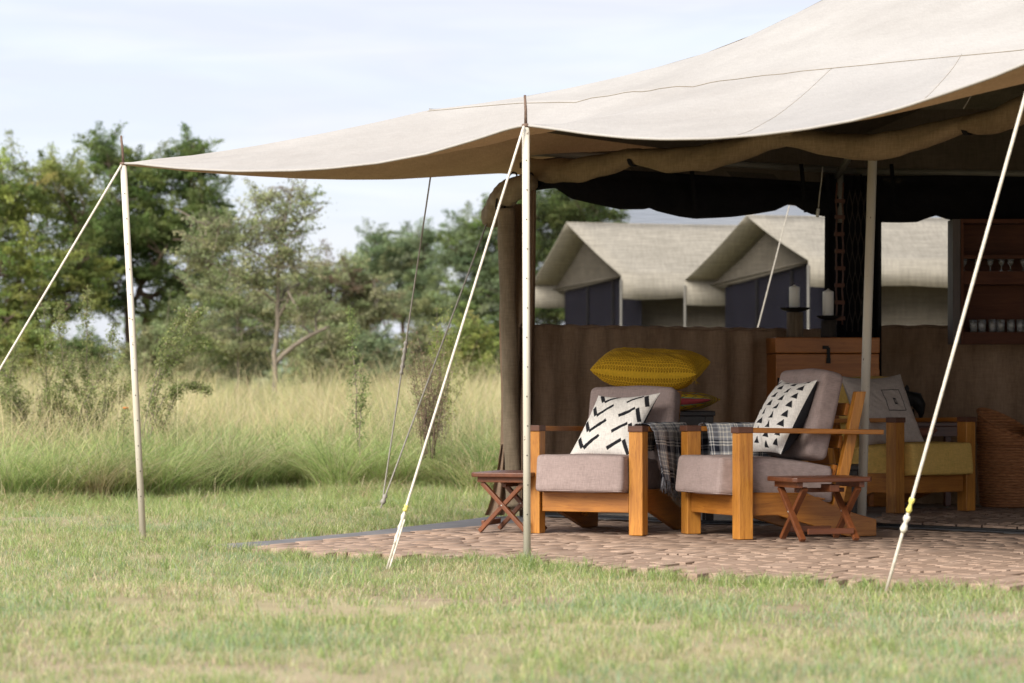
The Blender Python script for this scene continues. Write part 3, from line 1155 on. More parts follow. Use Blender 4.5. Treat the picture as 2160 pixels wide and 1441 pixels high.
rope([a_, on(a_, b_, .55), b_], .0052, M['rope_grey'], 'grey guy rope with a wrapped knot hanging from the awning side',
     [('knot', on(a_, b_, .50), on(a_, b_, .60), .012, M['rope_grey'])])
a_, b_ = at(1026, 474, 19.05), at(803, 1072, 18.2)
rope([a_, b_], .0052, M['rope_grey'], 'grey guy rope from the rolled flap at the tent corner', [('knot', on(a_, b_, .955), on(a_, b_, .985), .014, M['rope_grey'])])
a_, b_ = at(1665, 434, 24.2), at(1590, 725, 23.6)
rope([a_, b_], .006, M['rope'], 'thin pale rope outside, seen through the insect screen')

# ================================================================== furniture
def cushion_mesh(hx, hy, hz, r, puff=.015, n=14, fn=None, seed=0, wr=.004):
    """rounded box with a soft top"""
    t_ = np.concatenate([np.linspace(-1, -.86, 6)[:-1], np.linspace(-.86, .86, n), np.linspace(.86, 1, 6)[1:]])
    m = len(t_)
    mb = MB()
    for ax in range(3):
        for sgn in (-1, 1):
            A_ = []
            for a in t_:
                row = []
                for b in t_:
                    c = [0, 0, 0]
                    c[ax] = sgn
                    c[(ax + 1) % 3], c[(ax + 2) % 3] = (a, b) if sgn > 0 else (b, a)
                    p = Vector((c[0] * hx, c[1] * hy, c[2] * hz))
                    q = Vector((max(-hx + r, min(hx - r, p.x)), max(-hy + r, min(hy - r, p.y)), max(-hz + r, min(hz - r, p.z))))
                    d = p - q
                    p = q + (d.normalized() * r if d.length > 1e-6 else d)
                    u_, v_, w_ = p.x / hx, p.y / hy, p.z / hz
                    p.z += puff * w_ * (1 - u_ ** 2) * (1 - v_ ** 2)
                    p.y += puff * .5 * v_ * (1 - u_ ** 2) * (1 - w_ ** 2)
                    p.x += puff * .4 * u_ * (1 - v_ ** 2) * (1 - w_ ** 2)
                    k = mnoise.noise(Vector((p.x * 7 + seed, p.y * 7, p.z * 7)))
                    p += Vector((u_, v_, w_)) * k * wr
                    row.append(fn(p) if fn else p)
                A_.append(row)
            mb.grid(A_)
    return mb

def shade_weld(o):
    mo = o.modifiers.new('weld', 'WELD')
    mo.merge_threshold = .0004
    return o

def piping(hx, hy, hz, fn, mat, parent):
    """sewn edge round the top and bottom of a box cushion"""
    mb = MB()
    for z in (-hz + .007, hz - .007):
        P = []
        k = .0165
        for (cx_, cy_, a0) in ((hx - .024, hy - .024, 0), (-hx + .024, hy - .024, 90), (-hx + .024, -hy + .024, 180), (hx - .024, -hy + .024, 270)):
            for a in range(0, 91, 15):
                t_ = math.radians(a0 + a)
                P.append(fn(Vector((cx_ + k * math.cos(t_), cy_ + k * math.sin(t_), z))))
        Q = []
        for a, b in zip(P, P[1:] + P[:1]):
            for g in range(4): Q.append(a.lerp(b, g / 4))
        # follow the puffed faces
        Q.append(Q[0])
        mb.tube(Q, .0032, 5, caps=False)
    return mb.build('piping', mat, parent)

def armchair(origin, yaw, fab, label, sc=1.03, back_dz=0.0, back_rec=0.0, back_dx=0.0, group='teak lounge armchairs'):
    e = empty('armchair', origin, -yaw, label, 'armchair', group)
    e.scale = (sc, sc, sc)
    for sx in (-1, 1):
        MB().box((sx * .31, 0, .2885), (.041, .043, .2885)).build('leg', M['teak_z'], e, bevel=.004)
        mb = MB()
        mb.prism([(-.047, .578), (.86, .562), (.86, .589), (-.047, .606)], sx * .31 - .041, sx * .31 + .041)
        arm_ = mb.build('armrest', M['teak_y'], e, bevel=.004)
        MB().box((sx * .31, -.004, .592), (.0435, .0465, .0165)).build('armrest_end', M['dark_teak'], arm_, bevel=.003)
        MB().prism([(.047, .125), (.047, .252), (.40, .245), (.62, .150), (.84, .092), (.84, 0), (.66, 0), (.40, .075), (.22, .125)], sx * .285 - .018, sx * .285 + .018).build('side_rail', M['teak_y'], e, bevel=.004)
        y0, y1 = .565, .735 + back_rec
        MB().prism([(y0, .075), (y0 + .062, .075), (y1 + .062, .80), (y1, .80)], sx * .245 - .021, sx * .245 + .021).build('back_post', M['teak_z'], e, bevel=.004)
    MB().box((0, -.005, .180), (.262, .018, .055)).build('front_rail', M['teak_x'], e, bevel=.004)
    for z in (.36, .52, .70):
        y_ = .565 + .17 * (z - .075) / .725 + back_rec * (z - .075) / .725 - .012
        MB().box((0, y_, z), (.222, .012, .035), Matrix.Rotation(-.23, 3, 'X')).build('back_slat', M['teak_x'], e, bevel=.003)
    MB().box((0, .30, .215), (.262, .24, .012)).build('seat_board', M['teak_x'], e, bevel=.003)
    def fseat(p):
        q = Vector((p.x, p.y + .235, p.z + .342))
        k = (q.y + .12) / .7
        q.z += -.055 * k * k
        if q.y < 0: q.y += (.345 - q.z) * -.12
        return q
    shade_weld(cushion_mesh(.262, .355, .102, .024, .014, fn=fseat, seed=1).build('seat_cushion', fab, e))
    piping(.262, .355, .102, fseat, fab, [c for c in e.children if c.name.startswith('seat_cushion')][0])
    def fback(p):
        ang = .245 + back_rec * .9
        y_, z_ = p.y, p.z
        q = Vector((p.x + back_dx, .545 + back_rec * .5 + y_ * math.cos(ang) + z_ * math.sin(ang), .650 + back_dz + z_ * math.cos(ang) - y_ * math.sin(ang)))
        return q
    shade_weld(cushion_mesh(.262, .068, .245, .034, .016, fn=fback, seed=3).build('back_cushion', fab, e))
    return e

FZ = .032
CH_L = armchair((.431, 16.42, FZ), math.radians(23.6), M['mauve'], 'mauve cushioned teak armchair facing forward with a chevron pillow on it', back_dz=-.075, back_rec=.03, back_dx=.055)
CH_R = armchair((1.163, 16.185, FZ), math.radians(66.8), M['mauve'], 'mauve cushioned teak armchair turned sideways with a triangle pillow on it', back_dz=.02)
CH_Y = armchair((2.77, 18.80, .052), math.radians(-35), M['ochre'], 'teak armchair with ochre yellow cushions beside the woven basket', back_dz=-.035)

def pillow(name, label, frame, c, ex, ey, thick, fn, mat_front, mat_back=None, res=110, curve=.09, cat='pillow', group=None, seed=0, flop=0.02, parts=(), pexp=2.4):
    """stuffed pillow; c, ex, ey in the frame's local space; print colours from fn(u, v)"""
    Mx = frame.matrix_basis if frame is not None else Matrix.Identity(4)
    if frame is not None:
        Mx = Matrix.LocRotScale(frame.location, frame.rotation_euler, frame.scale)
    c, ex, ey = Mx @ Vector(c), Mx.to_3x3() @ Vector(ex), Mx.to_3x3() @ Vector(ey)
    en = ex.cross(ey).normalized()
    u = np.linspace(-1, 1, res)
    Ug, Vg = np.meshgrid(u, u, indexing='ij')
    prof = np.clip((1 - np.abs(Ug) ** pexp) * (1 - np.abs(Vg) ** pexp), 0, 1) ** .55
    xx = Ug * (1 - curve * (1 - Vg ** 2) * np.abs(Ug) ** 2)
    yy = Vg * (1 - curve * (1 - Ug ** 2) * np.abs(Vg) ** 2)
    wr_ = (vn(Ug, Vg, 3.1, 31 + seed) - .5) * .18 * prof + (vn(Ug + .6 * Vg, Vg, 7.0, 37 + seed) - .5) * .08
    bend = flop * (Ug ** 2 - .4)
    vs, tr, cl = [], [], []
    for side in (1, -1):
        h = side * thick * (prof + wr_ * prof ** .5) + bend
        p = (np.array(c)[None, None] + xx[..., None] * np.array(ex) + yy[..., None] * np.array(ey) + h[..., None] * np.array(en)) - np.array(c)
        vs.append(p.reshape(-1, 3))
        k = fn((Ug + 1) / 2, (Vg + 1) / 2) if (side == 1 or mat_back is None) else None
        cl.append(k.reshape(-1, 3) if k is not None else np.ones((res * res, 3)))
    idx = np.arange(res * res).reshape(res, res)
    a, b, c4, d = idx[:-1, :-1].ravel(), idx[1:, :-1].ravel(), idx[1:, 1:].ravel(), idx[:-1, 1:].ravel()
    ft = np.concatenate([np.stack([a, b, c4], 1), np.stack([a, c4, d], 1)])
    e = empty(name, c, 0, label, cat, group)
    np_mesh('pillow_front', vs[0], ft, mat_front, cl[0], e, True)
    np_mesh('pillow_back', vs[1], ft[:, ::-1], mat_back or mat_front, cl[1], e, True)
    return e, c, ex, ey, en

WHITE = np.array((.80, .765, .715)); INK = np.array((.022, .022, .026))
def seg_mask(u, v, x0, y0, x1, y1, w_):
    dx, dy = x1 - x0, y1 - y0
    t_ = ((u - x0) * dx + (v - y0) * dy) / (dx * dx + dy * dy)
    dd = np.abs((u - x0) * dy - (v - y0) * dx) / math.hypot(dx, dy)
    return (t_ > 0) & (t_ < 1) & (dd < w_)
def chevrons(u, v):
    col = np.ones(u.shape + (3,)) * WHITE
    m = np.zeros(u.shape, bool)
    for k in range(4):
        y = .10 + .245 * k
        m |= seg_mask(u, v, .075, y + .16, .205, y - .00, .029)
        m |= seg_mask(u, v, .225, y - .01, .42, y + .17, .027)
        m |= seg_mask(u, v, .60, y - .03, .80, y + .105, .027)
        m |= seg_mask(u, v, .84, y + .10, .965, y - .09, .029)
    col[m] = INK
    d = np.abs(u - .52) < .004
    col[d] *= .92
    return col
def triangles(u, v):
    col = np.ones(u.shape + (3,)) * WHITE
    m = np.zeros(u.shape, bool)
    for i, cx_ in enumerate((.12, .36, .62, .88)):
        for k in range(8):
            cy = .07 + .122 * k + (.05 if i % 2 else 0)
            s_ = .052
            yy_ = (v - cy + s_ * .8) / (1.7 * s_)
            m |= (yy_ > 0) & (yy_ < 1) & (np.abs(u - cx_ - .02 * (yy_ - .5)) < (1 - yy_) * s_ * 1.25)
    col[m] = INK
    return col
# pillows on the two mauve chairs
pillow('throw_pillow', 'white pillow with black chevron strokes on the front-facing mauve armchair', CH_L,
       (.055, .29, .600), (.190, .0, .008), (.052, .105, .178), .085, chevrons, M['print'], M['black_back'], res=190, seed=1, group='scatter pillows')
pillow('throw_pillow', 'white pillow with rows of black triangles and a black back', CH_R,
       (.02, .405, .655), (.225, -.01, -.0), (.0, .115, .205), .10, triangles, M['print'], M['black_back'], res=190, seed=2, group='scatter pillows')
TA = np.array((.56, .48, .425))
def square_print(u, v):
    col = np.ones(u.shape + (3,)) * TA
    fr = (np.maximum(np.abs(u - .64), np.abs(v - .58) / 1.0) < .155) & (np.maximum(np.abs(u - .64), np.abs(v - .58)) > .145)
    a, b = np.abs(u - .65) / .030, np.abs(v - .56) / .046
    q = np.maximum(a, b)
    ring = (q < 1) & (q > .52)
    col[fr | ring] = (.03, .03, .04)
    return col
pillow('throw_pillow', 'taupe pillow stitched with a small square on the ochre armchair', CH_Y,
       (-.165, .29, .650), (.265, .0, .005), (.0, .115, .225), .085, square_print, M['print'], M['taupe_pillow'], res=170, seed=3, group='scatter pillows')

# dark side table behind the left chair, with the stack of two pillows
def console(name, loc, rz, sx, sy, h, mat, label, leg=.05, cat='side table', group=None):
    e = empty(name, loc, rz, label, cat, group)
    MB().box((0, 0, h - .015), (sx / 2, sy / 2, .015)).build('table_top', mat, e, bevel=.004)
    for a in (-1, 1):
        for b in (-1, 1):
            MB().box((a * (sx / 2 - leg / 2 - .01), b * (sy / 2 - leg / 2 - .01), (h - .03) / 2), (leg / 2, leg / 2, (h - .03) / 2)).build('leg', mat, e, bevel=.004)
    for b in (-1, 1):
        MB().box((0, b * (sy / 2 - .025), h - .065), (sx / 2 - leg - .01, .01, .035)).build('apron', mat, e, bevel=.003)
    return e
TBY = 17.75
console('side_table', (1.01, TBY + .05, .03), 0, .50, .36, .70, M['ebony'], 'black wooden side table behind the left mauve armchair, under stacked pillows')
def mustard(u, v):
    a, b = u * 38, v * 32
    row = np.floor(b)
    a = a + .5 * (row % 2)
    d = np.hypot((a % 1) - .5, (b % 1) - .5)
    col = np.ones(u.shape + (3,)) * np.array((.78, .47, .035))
    ring = (d < .37) & (d > .15)
    col[ring] = (.36, .18, .012)
    return col
def multi(u, v):
    col = np.ones(u.shape + (3,)) * np.array((.50, .34, .02))
    z = np.abs(((u * 9 + np.abs(((v * 5) % 1) - .5) * 1.5) % 1) - .5)
    col[z < .08] = (.04, .06, .05)
    b = (v * 5 % 1)
    col[(b < .14)] = (.24, .035, .04)
    col[(b > .14) & (b < .22)] = (.10, .30, .22)
    col[(b > .9)] = (.42, .12, .02)
    return col
pc = at(1415, 850, TBY)
pillow('throw_pillow', 'yellow pillow with red and green zigzag pattern under the mustard pillow', None,
       (pc.x, pc.y, pc.z + .02), (.28, -.05, -.012), (.05, .26, .0), .062, multi, M['print'], res=150, seed=5, curve=.05, group='scatter pillows')
pc = at(1373, 776, TBY)
mus = pillow('throw_pillow', 'mustard honeycomb pillow lying on top of the stack behind the chair', None,
       (pc.x, pc.y, pc.z), (.325, -.06, -.015), (.06, .22, .04), .112, mustard, M['print'], res=300, pexp=4.2, seed=6, curve=.04, group='scatter pillows')
# tassels at the corner of the mustard pillow
mb = MB()
for k in range(9):
    p = mus[2] * .95 - mus[3] * .93 + Vector((random.uniform(-.012, .012), random.uniform(-.02, .02), random.uniform(-.01, .01)))
    mb.tube([p, p + Vector((random.uniform(-.01, .018), 0, -.03)), p + Vector((random.uniform(-.02, .03), 0, -.055))], .0022, 4)
mb.build('tassel', plain('mustard_thread', (.40, .22, .02), .9), mus[0])

# folding stools
def stool(loc, rz, label):
    e = empty('folding_stool', loc, rz, label, 'stool', 'folding wooden stools')
    h = .352
    # top with chamfered corners
    c = .02
    sx, sy = .245, .175
    pts = [(-sx + c, -sy), (sx - c, -sy), (sx, -sy + c), (sx, sy - c), (sx - c, sy), (-sx + c, sy), (-sx, sy - c), (-sx, -sy + c)]
    mb = MB()
    n = len(pts)
    mb.add([(x, y, h - .026) for x, y in pts] + [(x, y, h) for x, y in pts], [tuple(range(n - 1, -1, -1)), tuple(range(n, 2 * n))] + [(i, (i + 1) % n, n + (i + 1) % n, n + i) for i in range(n)])
    mb.build('stool_top', M['mahog_x'], e, bevel=.005)
    for sx_ in (-1, 1):
        MB().box((sx_ * .19, 0, h - .042), (.016, .145, .0155)).build('top_batten', M['mahog_z'], e, bevel=.003)
        for s2 in (-1, 1):
            x_ = sx_ * .165 + s2 * .0125
            MB().bar((x_, s2 * .15, .008), (x_, -s2 * .125, h - .06), .024, .034, up=(1, 0, 0)).build('leg', M['mahog_z'], e, bevel=.003)
        MB().lathe([(.006, -.03), (.0065, .03)], 10, (sx_ * .165, 0, .16), Matrix.Rotation(math.pi / 2, 3, 'Y')).build('bolt', M['bolt'], e)
    for s2 in (-1, 1):
        MB().box((0, s2 * .135, .055), (.14, .010, .016)).build('stretcher', M['mahog_x'], e, bevel=.003)
    MB().box((.02, -.09, h - .06), (.03, .055, .02)).build('top_latch', M['mahog_z'], e, bevel=.003)
    MB().box((0, .0, h - .075), (.15, .012, .012)).build('top_rail', M['mahog_x'], e, bevel=.003)
    return e
stool((1.705, 15.78, .034), math.radians(21), 'red-brown folding stool in front of the sideways mauve armchair')
stool((.005, 16.66, .034), math.radians(70), 'red-brown folding stool left of the front-facing armchair, partly behind a pole')

# plaid throws
NAVY = np.array((.016, .018, .030)); GREY = np.array((.33, .34, .37)); CREAM = np.array((.80, .77, .69))
def stripe(t_):
    f = t_ % 1.0
    val = np.zeros(f.shape)
    val[(f > .40)] = .5
    for c_ in (.08, .17, .47, .60, .73, .90):
        val[np.abs(f - c_) < .020] = 1.0
    return val
def plaid(a, b):
    va, vb = stripe(a), stripe(b)
    v = (va + vb) / 2
    col = np.where(v[..., None] < .5, NAVY + (GREY - NAVY) * (v / .5)[..., None], GREY + (CREAM - GREY) * ((v - .5) / .5)[..., None])
    return col
def throw(frame, prof, y0, y1, label, amp, fringe=True, res_a=130, res_b=150, bottom=None, seed=0):
    """cloth laid over an armrest: prof (x, z) from one hem over the arm to the other, run along y"""
    Mx = Matrix.LocRotScale(frame.location, frame.rotation_euler, frame.scale)
    e = empty('throw_blanket', Mx @ Vector((prof[len(prof) // 2][0], (y0 + y1) / 2, .6)), 0, label, 'blanket', 'plaid throws over the armrests')
    base = e.location.copy()
    cum = [0]
    for p, q in zip(prof, prof[1:]):
        cum.append(cum[-1] + math.dist(p, q))
    tot = cum[-1]
    top = max(p[1] for p in prof)
    P = np.zeros((res_a, res_b, 3)); aa = np.zeros((res_a, res_b)); bb = np.zeros((res_a, res_b))
    for i in range(res_a):
        f = i / (res_a - 1)
        for j in range(res_b):
            g = j / (res_b - 1)
            d = g * tot
            x = np.interp(d, cum, [p[0] for p in prof]); z = np.interp(d, cum, [p[1] for p in prof])
            hang = max(0, top - .03 - z)
            y = y0 + (y1 - y0) * f
            outw = 1 if x > np.interp(tot / 2, cum, [p[0] for p in prof]) else -1
            fold = amp * hang * (math.sin(f * 15 + 2.2 * hang + seed) + .7 * mnoise.noise(Vector((f * 6, hang * 3, seed))))
            x += outw * (abs(fold) + .004)
            y += hang * .22 * (f - .5) * -1 + .03 * hang * math.sin(f * 9 + seed)
            if bottom and outw == bottom[2]:
                k = (bottom[0] + (bottom[1] - bottom[0]) * f)
                z = top - .0 - (top - z) * k if z < top - .02 else z
            z += .003 * mnoise.noise(Vector((f * 9, g * 9, seed)))
            q = Mx @ Vector((x, y, z)) - base
            P[i, j] = q
            aa[i, j] = f * (y1 - y0); bb[i, j] = d
    col = plaid(aa / .165, bb / .165)
    idx = np.arange(res_a * res_b).reshape(res_a, res_b)
    a, b, c4, d4 = idx[:-1, :-1].ravel(), idx[1:, :-1].ravel(), idx[1:, 1:].ravel(), idx[:-1, 1:].ravel()
    ft = np.concatenate([np.stack([a, b, c4], 1), np.stack([a, c4, d4], 1)])
    o = np_mesh('cloth', P.reshape(-1, 3), ft, M['print'], col.reshape(-1, 3), e, True)
    so = o.modifiers.new('solid', 'SOLIDIFY'); so.thickness = .004
    if fringe:
        mb = MB()
        for i in range(0, res_a - 1, 2):
            p = Vector(P[i, -1]); 
            for k in range(2):
                q = p + Vector((random.uniform(-.005, .005), random.uniform(-.005, .005), 0))
                l_ = random.uniform(.05, .085)
                mb.tube([q + Vector((0, 0, .006)), q + Vector((random.uniform(-.008, .008), random.uniform(-.01, .01), -l_ * .5)), q + Vector((random.uniform(-.016, .016), random.uniform(-.012, .012), -l_))], [.0026, .0022, .0016], 4)
        mb.build('fringe', plain('plaid_fringe', (.22, .22, .24), .95, 0, (.02, .022, .03), 30), o)
    return e
throw(CH_L, [(.245, .46), (.252, .59), (.268, .614), (.31, .620), (.352, .614), (.368, .59), (.378, .40), (.385, .30)],   .07, .66,
      'black and white plaid throw with a fringe hanging over the left armchair armrest', .10, True, bottom=(.95, 1.28, 1), seed=1)
throw(CH_R, [(-.375, .30), (-.368, .59), (-.352, .614), (-.31, .620), (-.268, .614), (-.252, .59), (-.244, .45), (-.242, .42)], .07, .50,
      'black and white plaid throw over the far armrest of the sideways armchair', .05, False, seed=3)

# low dark table between the right chair and the ochre chair, red-brown stand at the back with black bird
console('side_table', (2.02, 17.95, .03), -.2, .36, .34, .36, M['ebony'], 'low near-black table hidden behind the thick tent pole', .035)
tt = console('side_table', (2.92, 20.0, .03), .15, .46, .40, .60, M['mahog_x'], 'red-brown small table at the back wall behind the ochre armchair', .045)
fc = at(1948, 905, 19.85)
pillow('cloth_cushion', 'terracotta cushion lying behind the ochre armchair', None, (fc.x, fc.y, fc.z - .01), (.09, .0, 0), (.0, .09, .01), .035,
       lambda u, v: np.ones(u.shape + (3,)) * np.array((.34, .15, .10)), M['print'], res=40, cat='cushion')
# black carved bird
bo = at(1925, 893, 19.9)
bird = empty('carved_bird', (bo.x, bo.y, bo.z), 0, 'black carved bird standing behind the ochre armchair', 'carving')
mb = MB().tube([(-.055, 0, .07), (-.05, 0, .13), (-.02, 0, .18), (.02, 0, .17), (.05, 0, .12), (.06, 0, .07), (.055, 0, .02)], [.012, .045, .058, .055, .045, .022, .006], 12)
mb.build('body', M['iron'], bird)
MB().tube([(-.035, 0, .16), (-.045, 0, .21), (-.04, 0, .245), (-.04, 0, .27)], [.03, .016, .02, .004], 10).build('head', M['iron'], bird)
for x in (-.035, .0):
    MB().tube([(x, 0, .10), (x + .01, 0, .0), (x - .012, 0, -.03)], [.012, .007, .006], 6).build('leg', M['iron'], bird)

# chest with candles
TY = 20.05
c0, c1 = at(1628, 712, TY), at(1850, 712, TY)
cw = c1.x - c0.x
chest = empty('wooden_chest', ((c0.x + c1.x) / 2, TY + .22, .03), math.radians(6), 'tall reddish wooden chest with a lid hasp carrying two candles', 'chest')
ch_h = c0.z - .03
body_ = MB().box((0, 0, (.10 + ch_h - .115) / 2), (cw / 2, .22, (ch_h - .115 - .10) / 2)).build('chest_body', M['chest'], chest, bevel=.006)
lid_ = MB().box((0, 0, ch_h - .055), (cw / 2 + .004, .224, .055)).build('lid', M['chest'], chest, bevel=.006)
for sx in (-1, 1):
    for sy in (-1, 1):
        MB().box((sx * (cw / 2 - .04), sy * .18, .05), (.03, .03, .05)).build('foot', M['chest'], chest, bevel=.004)
    MB().box((sx * (cw / 2 - .018), -.2225, .55), (.018, .004, .42)).build('corner_strip', M['chest'], chest, bevel=.002)
hx_ = (at(1740, 730, TY).x - (c0.x + c1.x) / 2)
MB().box((hx_, -.228, ch_h - .115), (.012, .005, .045)).box((hx_, -.229, ch_h - .165), (.016, .006, .018)).box((hx_ - .02, -.228, ch_h - .07), (.022, .004, .012)).build('hasp', M['iron'], lid_, bevel=.002)
hd = MB()
hd.box((-cw / 2 + .045, -.226, .88), (.035, .004, .03))
hd.tube([(-cw / 2 + .015, -.23, .89), (-cw / 2 + .015, -.255, .86), (-cw / 2 + .075, -.255, .86), (-cw / 2 + .075, -.23, .89)], .007, 6)
hd.build('handle', M['iron'], body_)
def candle_set(px, yb, ylog, ydish, ytop, rl, rd, rc, mat, lab1, lab2, Yd):
    b = at(px, yb, Yd)
    s = Yd / F
    e = empty('candle_stand', (b.x, Yd, c0.z), 0, lab1, 'candle holder', 'candle stands on the chest')
    hl = (yb - ylog) * s
    MB().lathe([(rl * 1.03, 0), (rl, .02), (rl * .98, hl * .6), (rl * 1.0, hl)], 14).build('log', mat, e)
    mb = MB()
    prof = [(.02, hl), (rd * .55, hl + .006), (rd * .85, hl + .016), (rd, hl + .030)]
    mb.lathe(prof, 36, jag=.05)
    o = mb.build('dish', M['iron'], e, smooth=False)
    so = o.modifiers.new('solid', 'SOLIDIFY'); so.thickness = .004
    z0 = c0.z + hl + .012
    hc = (ydish - ytop) * s
    k = empty('candle', (b.x - .004, Yd, z0), 0, lab2, 'candle', 'white pillar candles')
    MB().lathe([(rc, 0), (rc, hc * .88), (rc * .97, hc * .90), (rc * .35, hc * .95), (rc * .12, hc)], 20).build('wax', M['wax'], k)
    MB().tube([(0, 0, hc - .002), (.001, 0, hc + .012)], .0016, 5).build('wick', M['wick'], k)
candle_set(1677, 711, 657, 643, 588, .060, .105, .038, M['log'], 'pale weathered log candle stand with black dish, left on the chest', 'white pillar candle on the taller pale log stand', TY + .16)
candle_set(1748, 711, 674, 668, 605, .056, .085, .039, M['log_dark'], 'dark log candle stand with black dish, right on the chest', 'white pillar candle on the shorter dark log stand', TY + .13)

# hanging ladder of red-brown rungs and dark netted hanging
hl_ = empty('rung_ladder', at(1771, 385, 20.2), 0, 'narrow hanging ladder of red-brown rungs beside the dark corner curtain', 'wall hanging')
o_ = hl_.location.copy()
for dx in (-.022, .022):
    MB().tube([at(1771, y, 20.2) - o_ + Vector((dx + .004 * math.sin(y * .1), 0, 0)) for y in range(385, 690, 15)], .006, 5).build('ladder_cord', M['red_wood'], hl_)
for y in (424, 458, 494, 530, 566, 602, 638, 672):
    dx = random.uniform(-.004, .004)
    MB().box(at(1771, y, 20.19) - o_ + Vector((dx, 0, 0)), (.036, .008, .014), Matrix.Rotation(random.uniform(-.06, .06), 3, 'Y')).build('rung', M['red_wood'], hl_, bevel=.003)
nh = empty('net_hanging', at(1803, 400, 20.25), 0, 'dark hanging of looped cords in the tent corner', 'wall hanging')
o_ = nh.location.copy()
for i in range(7):
    MB().tube([at(1789 + i * 6 + (3.2 if i % 2 else -3.2) * math.sin(y * .075), y, 20.25) - o_ for y in range(400, 705, 6)], .0035, 4).build('net_cord', M['log_dark'], nh)

# bar cabinet with glasses
YC = 20.0
def cab_pt(px, py, dy=0): return at(px, py, YC + dy)
cab = empty('shelf_cabinet', cab_pt(2100, 730), 0, 'dark red-brown bar shelf cabinet with glasses on the right wall', 'cabinet')
o_ = cab.location.copy()
xl, xr = cab_pt(2010, 0).x, cab_pt(2290, 0).x
zt, zb = cab_pt(0, 462).z, cab_pt(0, 726).z
def cbx(x0, x1, y0, y1, z0, z1, nm, mat):
    MB().box(Vector(((x0 + x1) / 2, YC + (y0 + y1) / 2, (z0 + z1) / 2)) - o_, ((x1 - x0) / 2, (y1 - y0) / 2, (z1 - z0) / 2)).build(nm, mat, cab, bevel=.003)
cbx(xl, xl + .055, 0, .24, zb, zt, 'cabinet_side', M['cab_side'])
cbx(xl + .056, xl + .075, -.012, .24, zb, zt, 'cabinet_stile', M['cab'])
cbx(xr - .05, xr, 0, .24, zb, zt, 'cabinet_side', M['cab'])
cbx(xl + .076, xr - .051, .22, .24, zb, zt, 'cabinet_back', M['cab'])
cbx(xl + .076, xr - .051, 0, .218, zt - .03, zt, 'shelf', M['cab'])
zs = [cab_pt(0, y).z for y in (702, 572, 536)]
cbx(xl + .076, xr - .051, -.004, .218, zb, zb + .085, 'shelf', M['cab'])
cbx(xl + .076, xr - .051, 0, .218, cab_pt(0, 600).z, cab_pt(0, 572).z, 'shelf', M['cab'])
cbx(xl + .076, xr - .051, 0, .218, cab_pt(0, 546).z, cab_pt(0, 538).z, 'shelf', M['cab'])
z1 = zb + .086
for k in range(9):
    p = Vector((cab_pt(2054 + k * 20.5 + random.uniform(-2, 2), 0).x, YC + .05 + random.uniform(-.01, .02), z1))
    g = MB().lathe([(.024, 0), (.026, .004), (.028, .045), (.030, .088), (.0282, .088), (.0262, .045), (.024, .008), (.002, .007)], 14).build('drinking_glass', M['glass'])
    g.location = p
    tag(g, 'clear tumbler in the row on the bottom shelf of the dark cabinet', 'glass', 'tumblers on the bottom shelf')
for k in range(7):
    p = Vector((cab_pt(2040 + k * 24 + random.uniform(-4, 4), 0).x, YC + .06, cab_pt(0, 572).z + .001))
    g = MB().lathe([(.022, 0), (.022, .003), (.004, .006), (.004, .035), (.020, .055), (.024, .085), (.0225, .085), (.018, .056), (.002, .040)], 12).build('wine_glass', M['glass'])
    g.location = p
    tag(g, 'small stemmed glass on the middle shelf of the dark cabinet', 'glass', 'stemmed glasses on the middle shelf')

# basket
bb_ = at(2128, 1060, 20.0)
bk = empty('woven_basket', (bb_.x, bb_.y, .03), 0, 'tall brown woven basket with a slanting open rim right of the ochre armchair', 'basket')
prof = [(.185, 0), (.20, .02), (.218, .18), (.225, .33), (.220, .43), (.212, .435), (.222, .445), (.217, .49), (.204, .54), (.192, .575), (.186, .60)]
vs = MB()
vs.lathe(prof, 40)
def shear(p):
    p = Vector(p)
    if p.z > .43:
        k = (p.z - .43) / .17
        p.z += -k * p.x * .42 - .01 * k + k * p.y * .34
        p.x -= .03 * k
    return p
vs.v = [tuple(shear(p)) for p in vs.v]
vs.f = vs.f[:-1]
o = vs.build('basket_body', M['basket'], bk)
so = o.modifiers.new('solid', 'SOLIDIFY'); so.thickness = .012; so.offset = -1
rim = []
for k in range(41):
    a = 2 * math.pi * k / 40
    rim.append(shear((.186 * math.cos(a), .186 * math.sin(a), .60)))
MB().tube(rim, .011, 7).build('basket_rim', M['basket'], bk)

# mat of wooden blocks under the ochre chair
mat_e = empty('block_mat', (2.9, 18.2, .028), 0, 'mat of small wooden blocks laid in rows under the ochre armchair', 'mat')
mo = mat_e.location
bv = []
for k in range(5):
    me = bpy.data.meshes.new('block')
    v, f = brick_verts(.15 - random.uniform(.008, .014), .078 - random.uniform(.006, .010), .024, (random.uniform(-.004, .004), random.uniform(-.003, .003)))
    me.from_pydata(v, [], f)
    me.materials.append(M['brick'])
    bv.append(me)
MAT = [(2.30, 17.95), (2.42, 17.52), (3.0, 16.98), (3.9, 16.35), (5.0, 18.6), (3.9, 19.6), (2.62, 19.5)]
MA, MBv = Vector((.30, .954)), Vector((.954, -.30))
cells = []
for j in range(-40, 60):
    for i in range(-20, 30):
        c = Vector((2.9, 17.5)) + MA * (i * .15 + (j % 3) * .03) + MBv * (j * .078)
        if bool(inside(MAT, np.array([c.x]), np.array([c.y]))[0]):
            cells.append((abs(c.x / c.y) > .19, c.y, c.x))
cells.sort()
for far, y, x in cells[:300]:
    b = bpy.data.objects.new('block', random.choice(bv))
    b.location = (x - mo.x, y - mo.y, .020 + random.uniform(-.002, .003))
    b.rotation_euler = (random.uniform(-.03, .03), random.uniform(-.02, .02), math.atan2(MA.y, MA.x) + random.uniform(-.05, .05))
    b.parent = mat_e
    COL.objects.link(b)
vv, ff, cc = [], [], []
